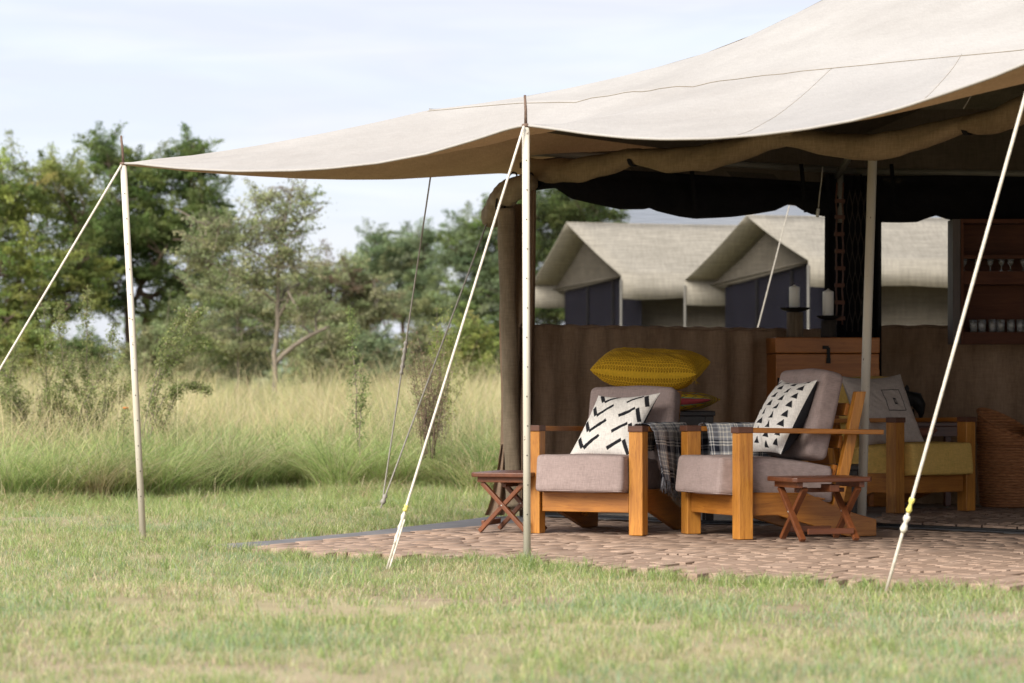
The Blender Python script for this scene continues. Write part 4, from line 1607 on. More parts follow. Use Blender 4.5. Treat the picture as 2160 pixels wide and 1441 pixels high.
for far, y, x in cells[300:]:
    v, f = brick_verts(.14, .07, .024, (0, 0))
    R = Matrix.Rotation(math.atan2(MA.y, MA.x), 3, 'Z')
    b0 = len(vv)
    for p in v:
        q = R @ Vector(p)
        vv.append((q.x + x - mo.x, q.y + y - mo.y, q.z + .02))
    r_ = random.random()
    cc += [(r_, r_, r_)] * len(v)
    for q in f:
        ff.append((b0 + q[0], b0 + q[1], b0 + q[2])); ff.append((b0 + q[0], b0 + q[2], b0 + q[3]))
if vv:
    o = np_mesh('block_field', vv, ff, M['brick_far'], np.array(cc), mat_e)
    o['kind'] = 'stuff'

# ================================================================== sleeping tents behind the screen
def far_tent(apex, near, far, L_, label, vdrop, ground_z=0.0, axis=(3.2, .45)):
    """gable tent: apex, near and far eave corners of the gable, ridge running along axis"""
    apex, near, far = Vector(apex), Vector(near), Vector(far)
    ax = Vector((axis[0], axis[1], 0)).normalized()
    base = Vector(((near.x + far.x) / 2, (near.y + far.y) / 2, 0))
    e = empty('sleeping_tent', base, 0, label, 'tent', 'cream sleeping tents behind the mess tent')
    def q(p): return Vector(p) - base
    oh = ax * 0                                      # overhang in front of the gable
    a0, n0, f0 = apex + oh, near + oh, far + oh
    a1, n1_, f1 = apex + ax * L_, near + ax * L_, far + ax * L_
    for (lo0, lo1) in ((n0, n1_), (f0, f1)):
        rows = []
        for i in range(25):
            g = i / 24
            t_, b_ = a0.lerp(a1, g), lo0.lerp(lo1, g)
            rows.append([q(t_.lerp(b_, k / 8) - Vector((0, 0, .022 * math.sin(math.pi * k / 8) + .03 * math.sin(math.pi * g)))) for k in range(9)])
        o = MB().grid(rows).build('roof', M['far_canvas'], e)
        so = o.modifiers.new('solid', 'SOLIDIFY'); so.thickness = .012
        rows = [[q(lo0.lerp(lo1, i / 24)), q(lo0.lerp(lo1, i / 24) - Vector((0, 0, vdrop + .015 * math.sin(i * 1.3))))] for i in range(25)]
        o = MB().grid(rows).build('valance', M['far_canvas'], e)
        so = o.modifiers.new('solid', 'SOLIDIFY'); so.thickness = .012
    # gable cloth hanging to the navy door, then the door
    g1, g2 = near.lerp(far, .10), near.lerp(far, .90)
    zt_ = min(near.z, far.z)
    MB().add if False else None
    mb = MB(); mb.add([q(apex - Vector((0, 0, .12))), q(apex.lerp(near, .5) - Vector((0, 0, .12))), q((near.x, near.y, near.z - .06)), q((g1.x, g1.y, near.z - .08)), q((g2.x, g2.y, far.z - .08)), q((far.x, far.y, far.z - .06)), q(apex.lerp(far, .5) - Vector((0, 0, .12)))], [(0, 1, 2, 3, 4, 5, 6)])
    mb.v = [tuple(Vector(p) + ax * .32) for p in mb.v]
    mb.build('gable_wall', M['far_taupe'], e, smooth=False)
    mb = MB(); i1, i2 = near.lerp(far, .03), near.lerp(far, .86)
    off = ax * .38
    mb.add([q((g1.x, g1.y, near.z) ), q((g1.x, g1.y, 0)), q((g2.x, g2.y, 0)), q((g2.x, g2.y, far.z))], [(0, 1, 2, 3)])
    mb.v = [tuple(Vector(p) + off) for p in mb.v]
    mb.build('front_wall', M['far_taupe'], e, smooth=False)
    mb = MB(); mb.add([q((i1.x, i1.y, near.z + .04)), q((i1.x, i1.y, .02)), q((i2.x, i2.y, .02)), q((i2.x, i2.y, far.z - .10))], [(0, 1, 2, 3)])
    mb.v = [tuple(Vector(p) + ax * .30) for p in mb.v]
    dp_ = mb.build('door_panel', M['navy'], e, smooth=False)
    for g in (.33, .66):
        z_ = i1.lerp(i2, g); zt3 = near.z + .04 + (far.z - .10 - near.z - .04) * g
        MB().bar(q((z_.x, z_.y, .05)) + ax * .27, q((z_.x, z_.y, zt3 - .03)) + ax * .27, .035, .015).build('zip_strip', M['black_cloth'], dp_)
    e1_, e2_ = near.lerp(far, .06), near.lerp(far, .94)
    MB().bar(q((e1_.x, e1_.y, near.z + .03)) + ax * .25, q((e2_.x, e2_.y, far.z - .06)) + ax * .25, .05, .02).build('gable_hem', M['far_taupe'], e)
    # long side walls set under the roof
    for (c, inn) in ((near, .14), (far, .86)):
        w0 = near.lerp(far, inn) + ax * .36; w1 = w0 + ax * L_
        zt2 = c.z + .0
        rows = [[q((w0.x + (w1.x - w0.x) * i / 20, w0.y + (w1.y - w0.y) * i / 20, z_)) + Vector((0, .02 * math.sin(i * 1.7), 0)) for z_ in (0, .8, 1.6, zt2)] for i in range(21)]
        MB().grid(rows).build('side_wall', M['far_taupe'], e)
    for c in (n0 - Vector((0, 0, .06)), f0 - Vector((0, 0, .06))):
        MB().tube([q((c.x, c.y, 0)), q(c)], .016, 8).build('tent_pole', M['tube'], e)
    return e
far_tent(at(1195, 470, 37.5), at(1310, 580, 36.0), at(1120, 602, 39.0), 6.0, 'cream ridge tent with a navy doorway, left one behind the insect screen', .30, axis=(3.2, .35))
far_tent(at(1575, 455, 33.5), at(1705, 548, 31.8), at(1445, 592, 35.2), 7.0, 'nearer cream ridge tent with a navy doorway, right one behind the screen', .30, axis=(3.2, .25))

# ================================================================== vegetation
def blades(name, x, y, h, wd, lean, cols, mat, segs=2, az=None, kind='stuff', z=None, curl=1.0):
    n = len(x)
    az = RNG.uniform(0, 2 * np.pi, n) if az is None else az
    fa = RNG.uniform(0, 2 * np.pi, n)
    z0 = gz(x, y) if z is None else z
    lx, ly = np.cos(az), np.sin(az)
    wx, wy = np.cos(fa), np.sin(fa)
    rings = []
    for k in range(segs):
        t_ = k / segs
        ww = wd * (1 - .55 * t_) / 2
        px_ = x + lx * lean * h * t_ ** 1.8
        py_ = y + ly * lean * h * t_ ** 1.8
        pz_ = z0 + h * t_ * (1 - .28 * np.minimum(lean, 1.2) * t_) - (0.005 if k == 0 else 0)
        rings.append(np.stack([px_ - wx * ww, py_ - wy * ww, pz_], 1))
        rings.append(np.stack([px_ + wx * ww, py_ + wy * ww, pz_], 1))
    tip = np.stack([x + lx * lean * h, y + ly * lean * h, z0 + h * (1 - .42 * np.minimum(lean, 1.4) * curl)], 1)
    rings.append(tip)
    nv = 2 * segs + 1
    Vv = np.stack(rings, 1).reshape(-1, 3)
    base = (np.arange(n) * nv)[:, None]
    tr = []
    for k in range(segs - 1):
        a = 2 * k
        tr += [base + np.array([[a, a + 1, a + 3]]), base + np.array([[a, a + 3, a + 2]])]
    a = 2 * (segs - 1)
    tr.append(base + np.array([[a, a + 1, a + 2]]))
    Tt = np.stack(tr, 1).reshape(-1, 3)
    cc = np.repeat(cols, nv, 0)
    o = np_mesh(name, Vv, Tt, mat, cc)
    tag(o, kind=kind)
    return o

def palette(n, cols, wts):
    cols = np.array(cols)
    k = RNG.choice(len(cols), n, p=np.array(wts) / sum(wts))
    c = cols[k] * RNG.uniform(.8, 1.2, (n, 1)) * RNG.uniform(.93, 1.07, (n, 3))
    return c

def scatter(n, y0, y1, left, right, power=1.0):
    """points in the view wedge, even per square metre"""
    yy_ = np.sqrt(RNG.uniform(y0 ** 2, y1 ** 2, n)) if power == 1 else y0 + (y1 - y0) * RNG.random(n) ** power
    a = RNG.uniform(left, right, n)
    return a * yy_, yy_

GREEN, LIME, BLUEG, STRAW, DRY = (.23, .31, .10), (.35, .42, .15), (.29, .38, .225), (.58, .52, .33), (.45, .36, .22)
# mown lawn
n = 860000
x, y = scatter(n, 8.0, 26, -.192, .192)
x = x * (1 + 5 / y)
bare = vn(x, y, 1.1, 21) * .6 + vn(x, y, 3.0, 22) * .4
keep = ~inside(COVER, x, y) & ((y < 19.5) | (x < 0)) & (bare > .22 + .16 * RNG.random(n)) & (RNG.random(n) < np.clip(1.25 - (y - 8) / 26, .4, 1))
tuftf = vn(x, y, 4.5, 23)
keep &= RNG.random(n) < (.30 + .85 * tuftf)
x, y = x[keep], y[keep]
n = len(x)
tuftf = vn(x, y, 4.5, 23)
h = RNG.uniform(.018, .044, n) * (.45 + 1.25 * tuftf)
edge_d = vn(x, y, 2.2, 25)
g1 = vn(x, y, .8, 26)
g2 = vn(x, y, 1.7, 27)
c = palette(n, [GREEN, LIME, BLUEG, STRAW, DRY], [22, 34, 14, 22, 8])
pS = np.clip((g2 - .52) * 2.4, 0, .8)[:, None]
sw = RNG.random((n, 1)) < pS
c = np.where(sw, palette(n, [STRAW, DRY, LIME], [5, 3, 2]), c)
pB = np.clip((.47 - g1) * 2.6, 0, .7)[:, None]
sw = RNG.random((n, 1)) < pB
c = np.where(sw, palette(n, [BLUEG, GREEN], [7, 3]), c)
blades('lawn_grass', x, y, h, RNG.uniform(.0018, .0036, n), RNG.uniform(.2, 1.3, n), c, M['grass'], 2)
# longer tufts on the lawn, along the platform edge and round the pole feet
cx_, cy_ = [], []
for k in range(1500):
    a, b = scatter(1, 8.2, 21, -.21, .21)
    cx_.append(a[0]); cy_.append(b[0])
eds = [((-1.75, 15.5), (-1.38, 15.25), 16), ((-1.38, 15.25), (-.92, 14.48), 30), ((-.92, 14.48), (.075, 14.02), 60), ((.075, 14.02), (.91, 12.97), 60), ((.91, 12.97), (2.2, 12.12), 70), ((2.2, 12.1), (3.2, 11.4), 30), ((-1.8, 15.7), (-.95, 17.0), 40), ((-.95, 17.0), (-.2, 19.1), 30)]
for k in range(700):
    b = RNG.uniform(18.8, 25); a = RNG.uniform(-.20, -.01) * b
    cx_.append(a); cy_.append(b)
for (p, q, k) in eds:
    for i in range(k):
        f = random.random()
        o_ = abs(random.gauss(0, .10)) + .02
        d = Vector(q) - Vector(p)
        nn_ = Vector((d.y, -d.x)).normalized()
        if p[0] in (-1.8, -.95): nn_ = -nn_
        c_ = Vector(p).lerp(Vector(q), f) + nn_ * o_
        cx_.append(c_.x); cy_.append(c_.y)
cx_, cy_ = np.array(cx_), np.array(cy_)
kk = 26
x = np.repeat(cx_, kk) + RNG.normal(0, .028, len(cx_) * kk)
y = np.repeat(cy_, kk) + RNG.normal(0, .028, len(cx_) * kk)
ok = ~inside(COVER, x, y)
x, y = x[ok], y[ok]
n = len(x)
th = np.repeat(RNG.uniform(.5, 1.15, len(cx_)) * (1 + 1.0 * np.clip((cy_ - 19) / 2, 0, 1)), kk)[ok]
c = palette(n, [GREEN, LIME, BLUEG, STRAW], [40, 38, 8, 12])
blades('lawn_tufts', x, y, RNG.uniform(.045, .10, n) * th, RNG.uniform(.002, .004, n), RNG.uniform(.2, 1.1, n), c, M['grass'], 3)
# a few long dry stalks and dead grass lying about
n = 9000
x, y = scatter(n, 8.3, 21, -.21, .21)
ok = ~inside(COVER, x, y)
x, y = x[ok], y[ok]; n = len(x)
blades('dry_stalks', x, y, RNG.uniform(.03, .10, n), RNG.uniform(.0018, .0035, n), RNG.uniform(.4, 2.4, n), palette(n, [STRAW, (.5, .42, .27), DRY], [4, 4, 2]), M['grass'], 3)

# tall grass behind
def tall_edge(x):
    return 24.2 + np.clip(x, -4.5, 0) * 1.0 + 2.6 * (vn(x, x * 0 + 3, .9, 41) - .5) + 1.6 * (vn(x, x * 0 + 8, 2.6, 45) - .5)
n = 190000
y = 19.2 + 33 * RNG.random(n) ** 1.5
a = RNG.uniform(-.235, .10, n)
x = a * y
BEHIND = [(.2, 18.0), (-.1, 19.2), (2.4, 21.5), (7, 21), (7, 10)]
keep = (y > tall_edge(x)) & ~inside(BEHIND, x, y)
x, y = x[keep], y[keep]; n = len(x)
depth = np.clip((y - tall_edge(x)) / 8, 0, 1)
cl = vn(x, y, .75, 42) * .6 + vn(x, y, 2.2, 48) * .4
frontness = np.clip(1 - (y - tall_edge(x)) / 1.6, 0, 1)
h = (RNG.uniform(.36, .76, n) + .52 * depth) * (.45 + .9 * cl) * (1 - .5 * frontness)
c_g = palette(n, [(.19, .275, .10), (.27, .35, .125), (.37, .42, .16), (.50, .43, .25)], [34, 36, 20, 14])
c_y = palette(n, [(.40, .43, .17), (.50, .47, .24), (.57, .49, .33), (.29, .35, .14)], [32, 28, 30, 10])
m_ = np.clip(depth * 1.6 - .10 + (vn(x, y, .5, 43) - .5) * .8, 0.05, .95)[:, None]
c = np.where(RNG.random((n, 1)) < m_, c_y, c_g)
azc = vn(x, y, 1.1, 46) * 9 + RNG.normal(0, .9, n)
blades('tall_grass', x, y, h, RNG.uniform(.003, .007, n), RNG.uniform(.2, 1.2, n) * (.6 + .8 * vn(x, y, 1.6, 47)), c, M['grass'], 4, az=azc)
# short thatch and young grass at the foot of the tall grass
n = 42000
x = RNG.uniform(-5.2, .6, n)
y = tall_edge(x) + RNG.normal(-.25, .6, n)
ok = ~inside(BEHIND, x, y) & ~inside(COVER, x, y) & (np.abs(x) < .24 * y)
x, y = x[ok], y[ok]; n = len(x)
blades('thatch', x, y, RNG.uniform(.04, .24, n) * (.25 + 1.1 * vn(x, y, 1.7, 51) ** 1.5), RNG.uniform(.0025, .005, n), RNG.uniform(.3, 1.8, n),
       palette(n, [LIME, GREEN, STRAW, (.50, .40, .24), (.38, .28, .17)], [30, 24, 22, 14, 10]), M['grass'], 3)
# arching clumps along the edge of the tall grass
nc = 800
cx_ = RNG.uniform(-.22, .02, nc) * 22
cy_ = tall_edge(cx_) + RNG.random(nc) ** 1.6 * 4.2 - .25
ok = ~inside(BEHIND, cx_, cy_)
cx_, cy_ = cx_[ok], cy_[ok]; nc = len(cx_)
kk = 95
ang = RNG.uniform(0, 2 * np.pi, nc * kk)
rad = np.abs(RNG.normal(0, .07, nc * kk))
x = np.repeat(cx_, kk) + np.cos(ang) * rad; y = np.repeat(cy_, kk) + np.sin(ang) * rad
hh = np.repeat(RNG.uniform(.34, .80, nc), kk) * RNG.uniform(.55, 1.05, nc * kk)
tone = palette(nc, [(.20, .29, .095), (.28, .37, .12), (.38, .45, .17), (.48, .50, .21), (.55, .47, .29)], [24, 30, 22, 16, 10])
c = np.repeat(tone, kk, 0) * RNG.uniform(.75, 1.3, (nc * kk, 1))
dry_ = RNG.random((nc * kk, 1)) < .16
c = np.where(dry_, palette(nc * kk, [STRAW, DRY], [3, 2]), c)
blades('grass_clumps', x, y, hh, RNG.uniform(.003, .0065, nc * kk), RNG.uniform(.35, 1.5, nc * kk), c, M['grass'], 4, az=ang + RNG.normal(0, .5, nc * kk))
# pale seed stalks standing above
n = 26000
y = 21.6 + 26 * RNG.random(n) ** 1.2
x = RNG.uniform(-.235, .06, n) * y
keep = ~inside(BEHIND, x, y) & (vn(x, y, .6, 44) > .35) & (y > tall_edge(x) + .5)
x, y = x[keep], y[keep]; n = len(x)
blades('seed_stalks', x, y, RNG.uniform(.7, 1.2, n) * (1 + .35 * np.clip((y - 23) / 8, 0, 1)), RNG.uniform(.0022, .0045, n), RNG.uniform(.15, 1.1, n), palette(n, [(.66, .56, .34), (.58, .52, .26), (.50, .38, .24)], [4, 4, 2]), M['grass'], 4)
# grass farther off and behind the mess tent
n = 42000
y = 44 + 120 * RNG.random(n) ** 1.4
x = RNG.uniform(-.23, .23, n) * y
blades('far_grass', x, y, RNG.uniform(.6, 1.2, n), RNG.uniform(.02, .045, n), RNG.uniform(.1, .8, n), palette(n, [(.42, .40, .17), (.50, .43, .22), (.26, .28, .10)], [3, 3, 2]), M['grass'], 2)
n = 9000
y = RNG.uniform(22.5, 44, n)
x = RNG.uniform(.04, .22, n) * y
keep = ~inside([(.2, 18.0), (-.1, 19.2), (2.4, 21.9), (7, 21.8), (7, 10)], x, y)
x, y = x[keep], y[keep]; n = len(x)
blades('yard_grass', x, y, RNG.uniform(.08, .30, n), RNG.uniform(.008, .016, n), RNG.uniform(.1, .8, n), palette(n, [GREEN, LIME, STRAW], [4, 3, 2]), M['grass'], 2)

# ---- trees
def leaf_cloud(centres, sig, per, size, pal, wts, flat=.55, var=.28, dirs=None, long=2.6):
    """many small leaves in sprays; returns vertices, triangles, colours"""
    nC = len(centres)
    per = int(per)
    n = nC * per
    ci = np.repeat(np.arange(nC), per)
    C_ = np.asarray(centres)[ci]
    sg = np.asarray(sig)[ci][:, None]
    if dirs is None:
        off = RNG.normal(0, 1, (n, 3)) * np.array([1, 1, flat]) * sg
    else:
        d = np.asarray(dirs)[ci]
        t_ = RNG.uniform(-1, 1, (n, 1))
        off = d * t_ * sg * long + RNG.normal(0, 1, (n, 3)) * np.array([1, 1, flat]) * sg * (.62 - .36 * t_)
    P = C_ + off
    a = RNG.normal(0, 1, (n, 3)); a /= np.linalg.norm(a, axis=1)[:, None]
    b = RNG.normal(0, 1, (n, 3)); b -= (a * b).sum(1)[:, None] * a; b /= np.linalg.norm(b, axis=1)[:, None]
    s = size * RNG.uniform(.6, 1.4, (n, 1))
    q = np.stack([P - a * s * .9, P + b * s * .36, P + a * s * .9, P - b * s * .36], 1).reshape(-1, 3)
    base = (np.arange(n) * 4)[:, None]
    tr = np.stack([base + np.array([[0, 1, 2]]), base + np.array([[0, 2, 3]])], 1).reshape(-1, 3)
    cc = palette(nC, pal, wts)[ci] * RNG.uniform(1 - var, 1 + var, (n, 1))
    return q, tr, np.repeat(cc, 4, 0)

def tree(name, label, Yd, ells, trunks, pal, wts, per=110, nclump=150, size=.055, sig=.22, bark='bark', group=None, flat=.5, cat='tree', twig_r=.012, limb_r=.06, fill=.6):
    """ells: crown masses in picture units (cx, cy, rx, ry); trunks: picture polylines with radii"""
    s = Yd / F
    b = trunks[0][0]
    base = at(b[0], b[1], Yd)
    base.z = -.05
    e = empty(name, base, 0, label, cat, group)
    mb = MB()
    heads = []
    for tk in trunks:
        pts = []
        for i, q in enumerate(tk):
            dy = q[3] if len(q) > 3 else 0
            p = at(q[0], q[1], Yd)
            if i == 0 and tk is trunks[0]: p.z = -.05
            pts.append((p + Vector((0, dy, 0)), q[2] * s * .62))
        # smooth subdivision with small wander
        path, rad = [], []
        for (p, r), (p2, r2) in zip(pts, pts[1:]):
            for k in range(5):
                g = k / 5
                jit = Vector((random.uniform(-1, 1), random.uniform(-1, 1), 0)) * r * .35 if (k or path) else Vector((0, 0, 0))
                path.append(p.lerp(p2, g) + jit - base); rad.append(r + (r2 - r) * g)
        path.append(pts[-1][0] - base); rad.append(pts[-1][1])
        mb.tube(path, rad, 8)
        heads += [(path[i], rad[i]) for i in range(len(path) // 3, len(path))]
    cents, sigs, dirs = [], [], []
    nclump = int(nclump * 1.55)
    size *= .47
    per = int(per * 1.75)
    tot = sum(r * q for _, _, r, q in ells)
    for (cx, cy, rx, ry) in ells:
        k = max(3, int(nclump * rx * ry / tot))
        c = at(cx, cy, Yd) - base
        RX, RZ = rx * s, ry * s
        RY = min(RX, 2.4)
        for _ in range(k):
            d = Vector((random.gauss(0, 1), random.gauss(0, 1), random.gauss(0, 1))).normalized()
            rr = random.random() ** (1 - fill)
            cents.append(c + Vector((d.x * RX * rr, d.y * RY * rr, d.z * RZ * rr)))
            sigs.append(sig * random.uniform(.5, 1.1) * .62)
            v = Vector((d.x + random.gauss(0, .6), d.y + random.gauss(0, .6), d.z * .5 + random.gauss(.25, .35)))
            if rr > .8 and d.z > .2 and random.random() < .5: v.z += .9
            dirs.append(tuple(v.normalized()))
    # limbs: from the trunk to crown masses, then twigs to each clump
    nodes = [(p, r) for p, r in heads]
    for (cx, cy, rx, ry) in ells:
        c = at(cx, cy, Yd) - base
        for _ in range(3):
            tgt = c + Vector((random.uniform(-.6, .6) * rx * s, random.uniform(-1, 1), random.uniform(-.5, .5) * ry * s))
            st_, r0 = min(heads, key=lambda h: (h[0] - tgt).length + random.uniform(0, .6))
            r0 = min(r0 * .7, limb_r)
            mid = st_.lerp(tgt, .5) + Vector((random.uniform(-.2, .2), random.uniform(-.2, .2), random.uniform(-.05, .3)))
            pp = [st_, st_.lerp(mid, .5) + Vector((random.uniform(-.08, .08), 0, random.uniform(-.05, .08))), mid, mid.lerp(tgt, .5) + Vector((0, 0, random.uniform(-.06, .06))), tgt]
            mb.tube(pp, [r0, r0 * .85, r0 * .65, r0 * .45, r0 * .22], 6, caps=False)
            nodes += [(pp[2], r0 * .65), (pp[3], r0 * .45), (pp[4], r0 * .22)]
    for c, dv, sg_ in zip(cents, dirs, sigs):
        mb.tube([c - Vector(dv) * sg_ * 2.4, c, c + Vector(dv) * sg_ * 2.6], [twig_r * .5, twig_r * .4, twig_r * .15], 3, caps=False)
        st_, r0 = min(nodes, key=lambda h: (h[0] - c).length)
        r0 = min(r0 * .6, twig_r)
        mid = st_.lerp(c, .55) + Vector((random.uniform(-.1, .1), random.uniform(-.1, .1), random.uniform(-.04, .12)))
        mb.tube([st_, mid, c], [r0, r0 * .7, r0 * .3], 4, caps=False)
    mb.build('trunk', M[bark], e)
    q, tr, cc = leaf_cloud([tuple(c) for c in cents], sigs, per, size, pal, wts, flat, dirs=dirs)
    np_mesh('crown', q, tr, M['leaf'], cc, e)
    return e

DK = [(.11, .165, .05), (.145, .20, .062), (.19, .245, .08), (.085, .13, .045)]
YG = [(.22, .27, .07), (.28, .315, .085), (.165, .22, .065), (.32, .32, .10)]
OL = [(.25, .285, .135), (.32, .34, .165), (.20, .235, .11), (.36, .355, .205)]
PB = [(.175, .235, .12), (.23, .285, .155), (.145, .19, .10)]
G = 'trees beyond the tall grass'
tree('acacia_tree', 'yellow-green bushy acacia at the far left edge', 44, [(40, 400, 110, 90), (150, 420, 80, 90), (-60, 460, 110, 120), (60, 560, 130, 90), (170, 540, 60, 70), (30, 660, 100, 60), (-120, 600, 120, 120), (0, 715, 90, 45), (120, 640, 60, 50), (190, 600, 60, 50)],
     [[(75, 830, 16), (80, 740, 14), (70, 640, 12), (50, 540, 9), (45, 430, 5)], [(78, 740, 10), (120, 660, 8), (160, 560, 6), (160, 450, 4)]], YG + DK[1:2], [4, 4, 3, 1, 3], per=140, nclump=370, size=.055, group=G)
tree('acacia_tree', 'dense dark green acacia with spreading crown behind the leftmost pole', 46, [(300, 380, 100, 70), (400, 350, 60, 55), (420, 330, 25, 45), (230, 330, 60, 40), (430, 430, 60, 60), (260, 470, 90, 60), (360, 480, 90, 60), (210, 560, 70, 60), (330, 570, 70, 35), (440, 500, 50, 50), (300, 500, 90, 60), (180, 480, 50, 60), (380, 610, 60, 30), (240, 640, 60, 30), (350, 650, 60, 30), (450, 580, 60, 40)],
     [[(275, 830, 14), (272, 740, 13), (270, 660, 11), (300, 600, 8), (350, 540, 6, -.5), (400, 450, 4)], [(300, 830, 11), (300, 730, 10), (312, 650, 9), (280, 560, 6), (250, 450, 4)], [(300, 640, 8), (370, 590, 7), (430, 540, 5), (450, 470, 3)], [(285, 650, 7), (230, 600, 5), (200, 540, 4)]],
     DK + YG[:1], [4, 5, 4, 2, 1], per=150, nclump=400, size=.055, sig=.21, group=G)
tree('thorn_tree', 'sparse thorn tree with a slender pale trunk and a leaning branch', 37, [(590, 470, 70, 50), (640, 430, 40, 25), (560, 420, 40, 30), (480, 500, 90, 40), (430, 540, 60, 40), (600, 540, 100, 40), (530, 590, 100, 35), (640, 640, 60, 30), (460, 470, 60, 22), (610, 400, 14, 25)],
     [[(583, 850, 10), (578, 760, 9), (585, 690, 8), (586, 600, 7), (590, 520, 5), (605, 440, 4), (618, 390, 2)], [(580, 765, 9), (610, 738, 8), (650, 710, 7), (690, 690, 5)], [(586, 640, 5), (520, 590, 4), (450, 560, 3)], [(588, 560, 4), (480, 500, 3), (370, 440, 2)], [(590, 520, 4), (640, 460, 3), (680, 440, 2)]],
     OL, [4, 4, 3, 2], per=52, nclump=150, size=.048, sig=.20, bark='bark_pale', group=G, fill=.35, twig_r=.016)
tree('thorn_bush', 'brownish olive thorn tree in the middle, behind the leaning branch', 50, [(690, 590, 80, 50), (760, 600, 60, 50), (640, 620, 60, 40), (720, 660, 90, 40), (800, 640, 50, 40), (720, 735, 100, 45)],
     [[(700, 830, 10), (705, 740, 9), (700, 650, 6), (690, 580, 3)], [(703, 720, 6), (760, 650, 4), (790, 600, 3)]], OL + [(.17, .12, .08)], [4, 4, 3, 2, 3], per=100, nclump=170, size=.06, sig=.24, bark='bark_pale', group=G)
tree('thorn_bush', 'sparse olive thorn tree with fine twigs left of the slender pale trunk', 41, [(500, 640, 80, 45), (440, 610, 70, 40), (560, 660, 60, 40), (400, 690, 70, 50), (640, 660, 60, 40), (490, 730, 90, 50), (620, 740, 70, 40)],
     [[(500, 830, 3), (503, 740, 3), (500, 660, 2), (470, 600, 2)]], OL + DK[2:3], [4, 4, 3, 2, 2], per=70, nclump=150, size=.05, sig=.2, bark='bark_pale', group=G, fill=.4)
tree('acacia_tree', 'mid green acacia in the middle distance left of the grey ropes', 60, [(850, 520, 70, 30), (810, 560, 60, 40), (890, 580, 50, 50), (840, 640, 90, 40), (790, 500, 20, 14), (900, 500, 24, 16), (930, 650, 40, 40)],
     [[(850, 815, 8), (852, 720, 7), (845, 630, 6), (830, 540, 3)], [(850, 680, 5), (890, 600, 4), (900, 520, 2)]], PB + OL[:1], [4, 4, 4, 2], per=120, nclump=170, size=.07, sig=.28, group=G)
tree('acacia_tree', 'leafy acacia rising just left of the tent corner', 55, [(1000, 490, 60, 40), (960, 540, 40, 40), (1030, 560, 60, 50), (990, 640, 60, 50), (1060, 470, 50, 40), (1080, 620, 60, 60)],
     [[(1015, 815, 9), (1012, 720, 8), (1005, 630, 6), (1000, 520, 3)], [(1010, 680, 5), (1050, 590, 4), (1060, 500, 2)]], PB + DK[1:3], [4, 4, 3, 2, 2], per=120, nclump=190, size=.065, sig=.26, group=G)
tree('acacia_tree', 'acacia crown seen through the insect screen above the far tent', 52, [(1180, 440, 70, 45), (1150, 530, 60, 60), (1250, 450, 70, 30), (1110, 460, 50, 50), (1210, 400, 50, 30), (1150, 640, 60, 60)],
     [[(1170, 815, 10), (1170, 700, 8), (1165, 560, 6), (1180, 430, 3)], [(1168, 620, 5), (1230, 500, 4), (1260, 450, 2)]], DK[:3] + PB[:1], [3, 4, 3, 3], per=120, nclump=170, size=.065, sig=.25, group=G)
tree('acacia_tree', 'pale hazy acacia standing far beyond the other trees', 95, [(500, 640, 90, 30), (600, 650, 90, 35), (430, 680, 90, 30), (720, 690, 90, 30), (330, 690, 80, 26)],
     [[(560, 812, 5), (560, 720, 4), (565, 650, 3)], [(560, 730, 3), (480, 670, 2)]], PB + OL[:2], [3, 4, 3, 2, 2], per=90, nclump=150, size=.12, sig=.45, group=G)
for i_, (cx_0, cy_0, rx_0, ry_0, yd_, pl) in enumerate(((40, 730, 90, 45, 40, YG), (170, 745, 70, 40, 52, DK), (330, 735, 70, 50, 42, OL), (430, 745, 60, 45, 55, OL), (520, 735, 60, 40, 48, PB), (690, 735, 70, 45, 40, OL), (780, 740, 70, 50, 46, PB), (890, 735, 70, 55, 50, OL), (980, 730, 60, 60, 42, YG), (1060, 720, 50, 60, 48, DK))):
    lb_ = ['rounded yellow-green bush low at the far left', 'dark green bush behind the leafy thorn shrub', 'olive bush beyond the leftmost pole', 'olive bush right of the dense dark acacia', 'pale bush left of the thin thorn tree trunk', 'olive bush under the leaning branch', 'pale green bush behind the tall weed stalk', 'olive bush behind the grey guy ropes', 'yellow-green bush left of the tent corner', 'dark green bush just beside the tent corner'][i_]
    tree('round_bush', lb_, yd_, [(cx_0 - rx_0 * .4, cy_0 + 10, rx_0 * .6, ry_0 * .8), (cx_0 + rx_0 * .35, cy_0 + 5, rx_0 * .6, ry_0 * .9), (cx_0, cy_0 - ry_0 * .4, rx_0 * .45, ry_0 * .5), (cx_0 - rx_0 * .1, cy_0 + ry_0 * .95, rx_0 * .95, ry_0 * .6)],
         [[(cx_0, 815, 4), (cx_0 + 3, cy_0 + 10, 3), (cx_0, cy_0 - 20, 1.5)]], pl, [4, 4, 3, 2][:len(pl)], per=90, nclump=105, size=.05, sig=.17, bark='bark', group='bushes under the trees', cat='bush')
# low bush band in the distance
q_all, t_all, c_all, nb = [], [], [], 0
cents, sgs = [], []
for k in range(1500):
    y_ = random.uniform(65, 150)
    x_ = random.uniform(-.24, .24) * y_
    hh = random.uniform(.5, 2.2) * (y_ / 100)
    cents.append((x_, y_, random.uniform(.2, hh))); sgs.append(random.uniform(.4, .8))
q, tr, cc = leaf_cloud(cents, sgs, 70, .14, PB + OL[:2], [3, 3, 3, 2, 2], .6)
o = np_mesh('distant_bushes', q, tr, M['leaf'], cc)
tag(o, kind='stuff')

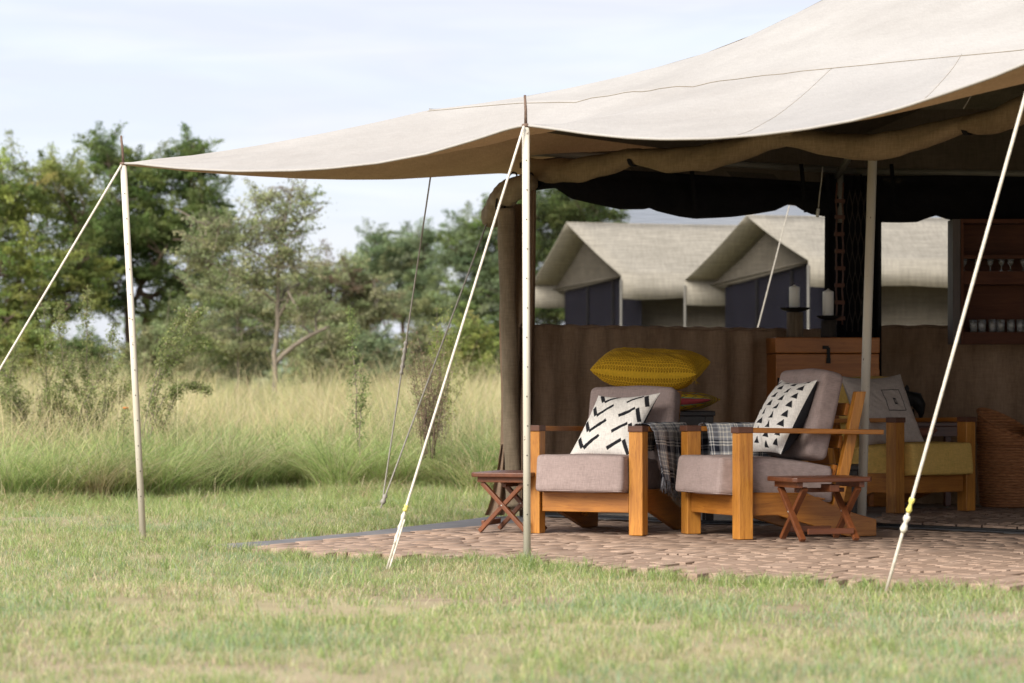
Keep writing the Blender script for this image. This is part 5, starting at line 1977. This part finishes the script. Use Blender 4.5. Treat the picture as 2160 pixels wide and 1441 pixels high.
# ---- shrubs and weeds among the tall grass
def shrub(name, label, bx, Yd, stems, leaf, pal, wts, size=.022, r=.005, group=None, bark='bark_pale', cat='shrub', side=.25):
    """stems: list of picture polylines; small leaves sit along every stem and its side twigs"""
    base = at(bx, 0, Yd); base.z = 0
    e = empty(name, base, 0, label, cat, group)
    mb = MB()
    cents = []
    for sm in stems:
        pts = [at(a, b, Yd + random.uniform(-.25, .25)) - base for a, b in sm]
        pts[0].z = max(-.02, min(pts[0].z, .3)) if len(sm) > 2 else pts[0].z
        path = []
        for p, p2 in zip(pts, pts[1:]):
            for k in range(6):
                path.append(p.lerp(p2, k / 6) + Vector((random.uniform(-.008, .008), random.uniform(-.01, .01), 0)))
        path.append(pts[-1])
        m_ = len(path)
        mb.tube(path, [r * (1 - .75 * i / m_) for i in range(m_)], 5)
        for i in range(3, m_):
            cents.append(tuple(path[i]))
            for _ in range(2):
                l_ = side * random.uniform(.3, 1) * .9 * (1.1 - i / m_)
                d = Vector((random.uniform(-1, 1), random.uniform(-.7, .7), random.uniform(-.2, .9))).normalized() * l_
                mb.tube([path[i], path[i] + d * .6 + Vector((0, 0, .01)), path[i] + d], [r * .4, r * .3, r * .15], 4, caps=False)
                for g in (.35, .6, .8, 1.0):
                    cents.append(tuple(path[i] + d * g))
    mb.build('stems', M[bark], e)
    q, tr, cc = leaf_cloud(cents, [.022] * len(cents), leaf, size * .62, pal, wts, .9)
    np_mesh('leaves', q, tr, M['leaf'], cc, e)
    return e
SH = [(.21, .25, .085), (.27, .30, .115), (.17, .20, .07), (.30, .28, .15)]
G2 = 'shrubs in the tall grass'
random.seed(5)
def stems(cx, y0, spread, top, n, lean=0):
    r_ = []
    for _ in range(n):
        x_ = cx + random.uniform(-spread, spread) * .3
        tx = cx + random.uniform(-spread, spread) + lean
        ty = top + random.uniform(0, (y0 - top) * .5)
        r_.append([(x_, y0), ((x_ * .6 + tx * .4), y0 + (ty - y0) * .5 + random.uniform(-8, 8)), (tx, ty)])
    return r_
shrub('thorn_shrub', 'tangled leafy thorn shrub left of the leftmost pole', 170, 24.0,
      stems(70, 930, 110, 745, 8) + stems(180, 930, 110, 755, 8) + [[(180, 930), (185, 800), (182, 690), (184, 618)], [(120, 930), (135, 790), (125, 700), (128, 645)], [(90, 930), (100, 800), (92, 650)], [(40, 930), (20, 800), (35, 730)], [(215, 930), (225, 770), (240, 690)]],
      8, SH, [4, 4, 3, 2], group=G2)
shrub('thorn_shrub', 'arching thorny sprigs right of the leftmost pole', 350, 23.5,
      [[(290, 930), (330, 780), (370, 700), (390, 652)], [(300, 930), (340, 770), (400, 690), (425, 655)], [(310, 930), (340, 790), (390, 745), (440, 720)], [(300, 930), (345, 840), (400, 815), (440, 825)], [(320, 930), (360, 860), (385, 810)]],
      8, SH, [4, 4, 3, 2], group=G2, side=.18)
shrub('weed_plant', 'tall green leafy weed stalk standing in the tall grass', 752, 23.0, [[(754, 960), (752, 830), (742, 720), (738, 652)], [(757, 960), (762, 870), (770, 800)]], 6, [(.20, .26, .09), (.25, .29, .11)], [1, 1], .02, .006, G2, 'bark_pale', 'weed', .12)
shrub('dry_shrub', 'brown half-dry bush between the grey ropes', 905, 22.8, stems(905, 950, 45, 690, 12) + stems(900, 950, 30, 760, 6), 3, [(.23, .16, .11), (.30, .22, .15), (.17, .17, .07), (.22, .24, .10)], [3, 3, 2, 3], .016, .005, G2, 'bark', 'shrub', .2)
shrub('weed_plant', 'yellow-green branching weed beside the right grey rope', 940, 24.5, stems(930, 930, 50, 650, 9, 20), 4, [(.25, .28, .08), (.30, .31, .11)], [1, 1], .018, .004, G2, 'bark_pale', 'weed', .2)
shrub('flowering_weed', 'small weed with an orange flower near the leftmost pole', 264, 22.4, [[(258, 960), (260, 900), (264, 866)]], 3, SH, [4, 4, 3, 2], .018, .003, None, 'bark_pale', 'weed', .06)
fl = [o for o in COL.objects if o.name.startswith('flowering_weed')][0]
MB().lathe([(.003, -.006), (.022, .004), (.024, .010), (.004, .012)], 10, at(265, 862, 22.3) - fl.location).build('flower', M['orange_petal'], fl)
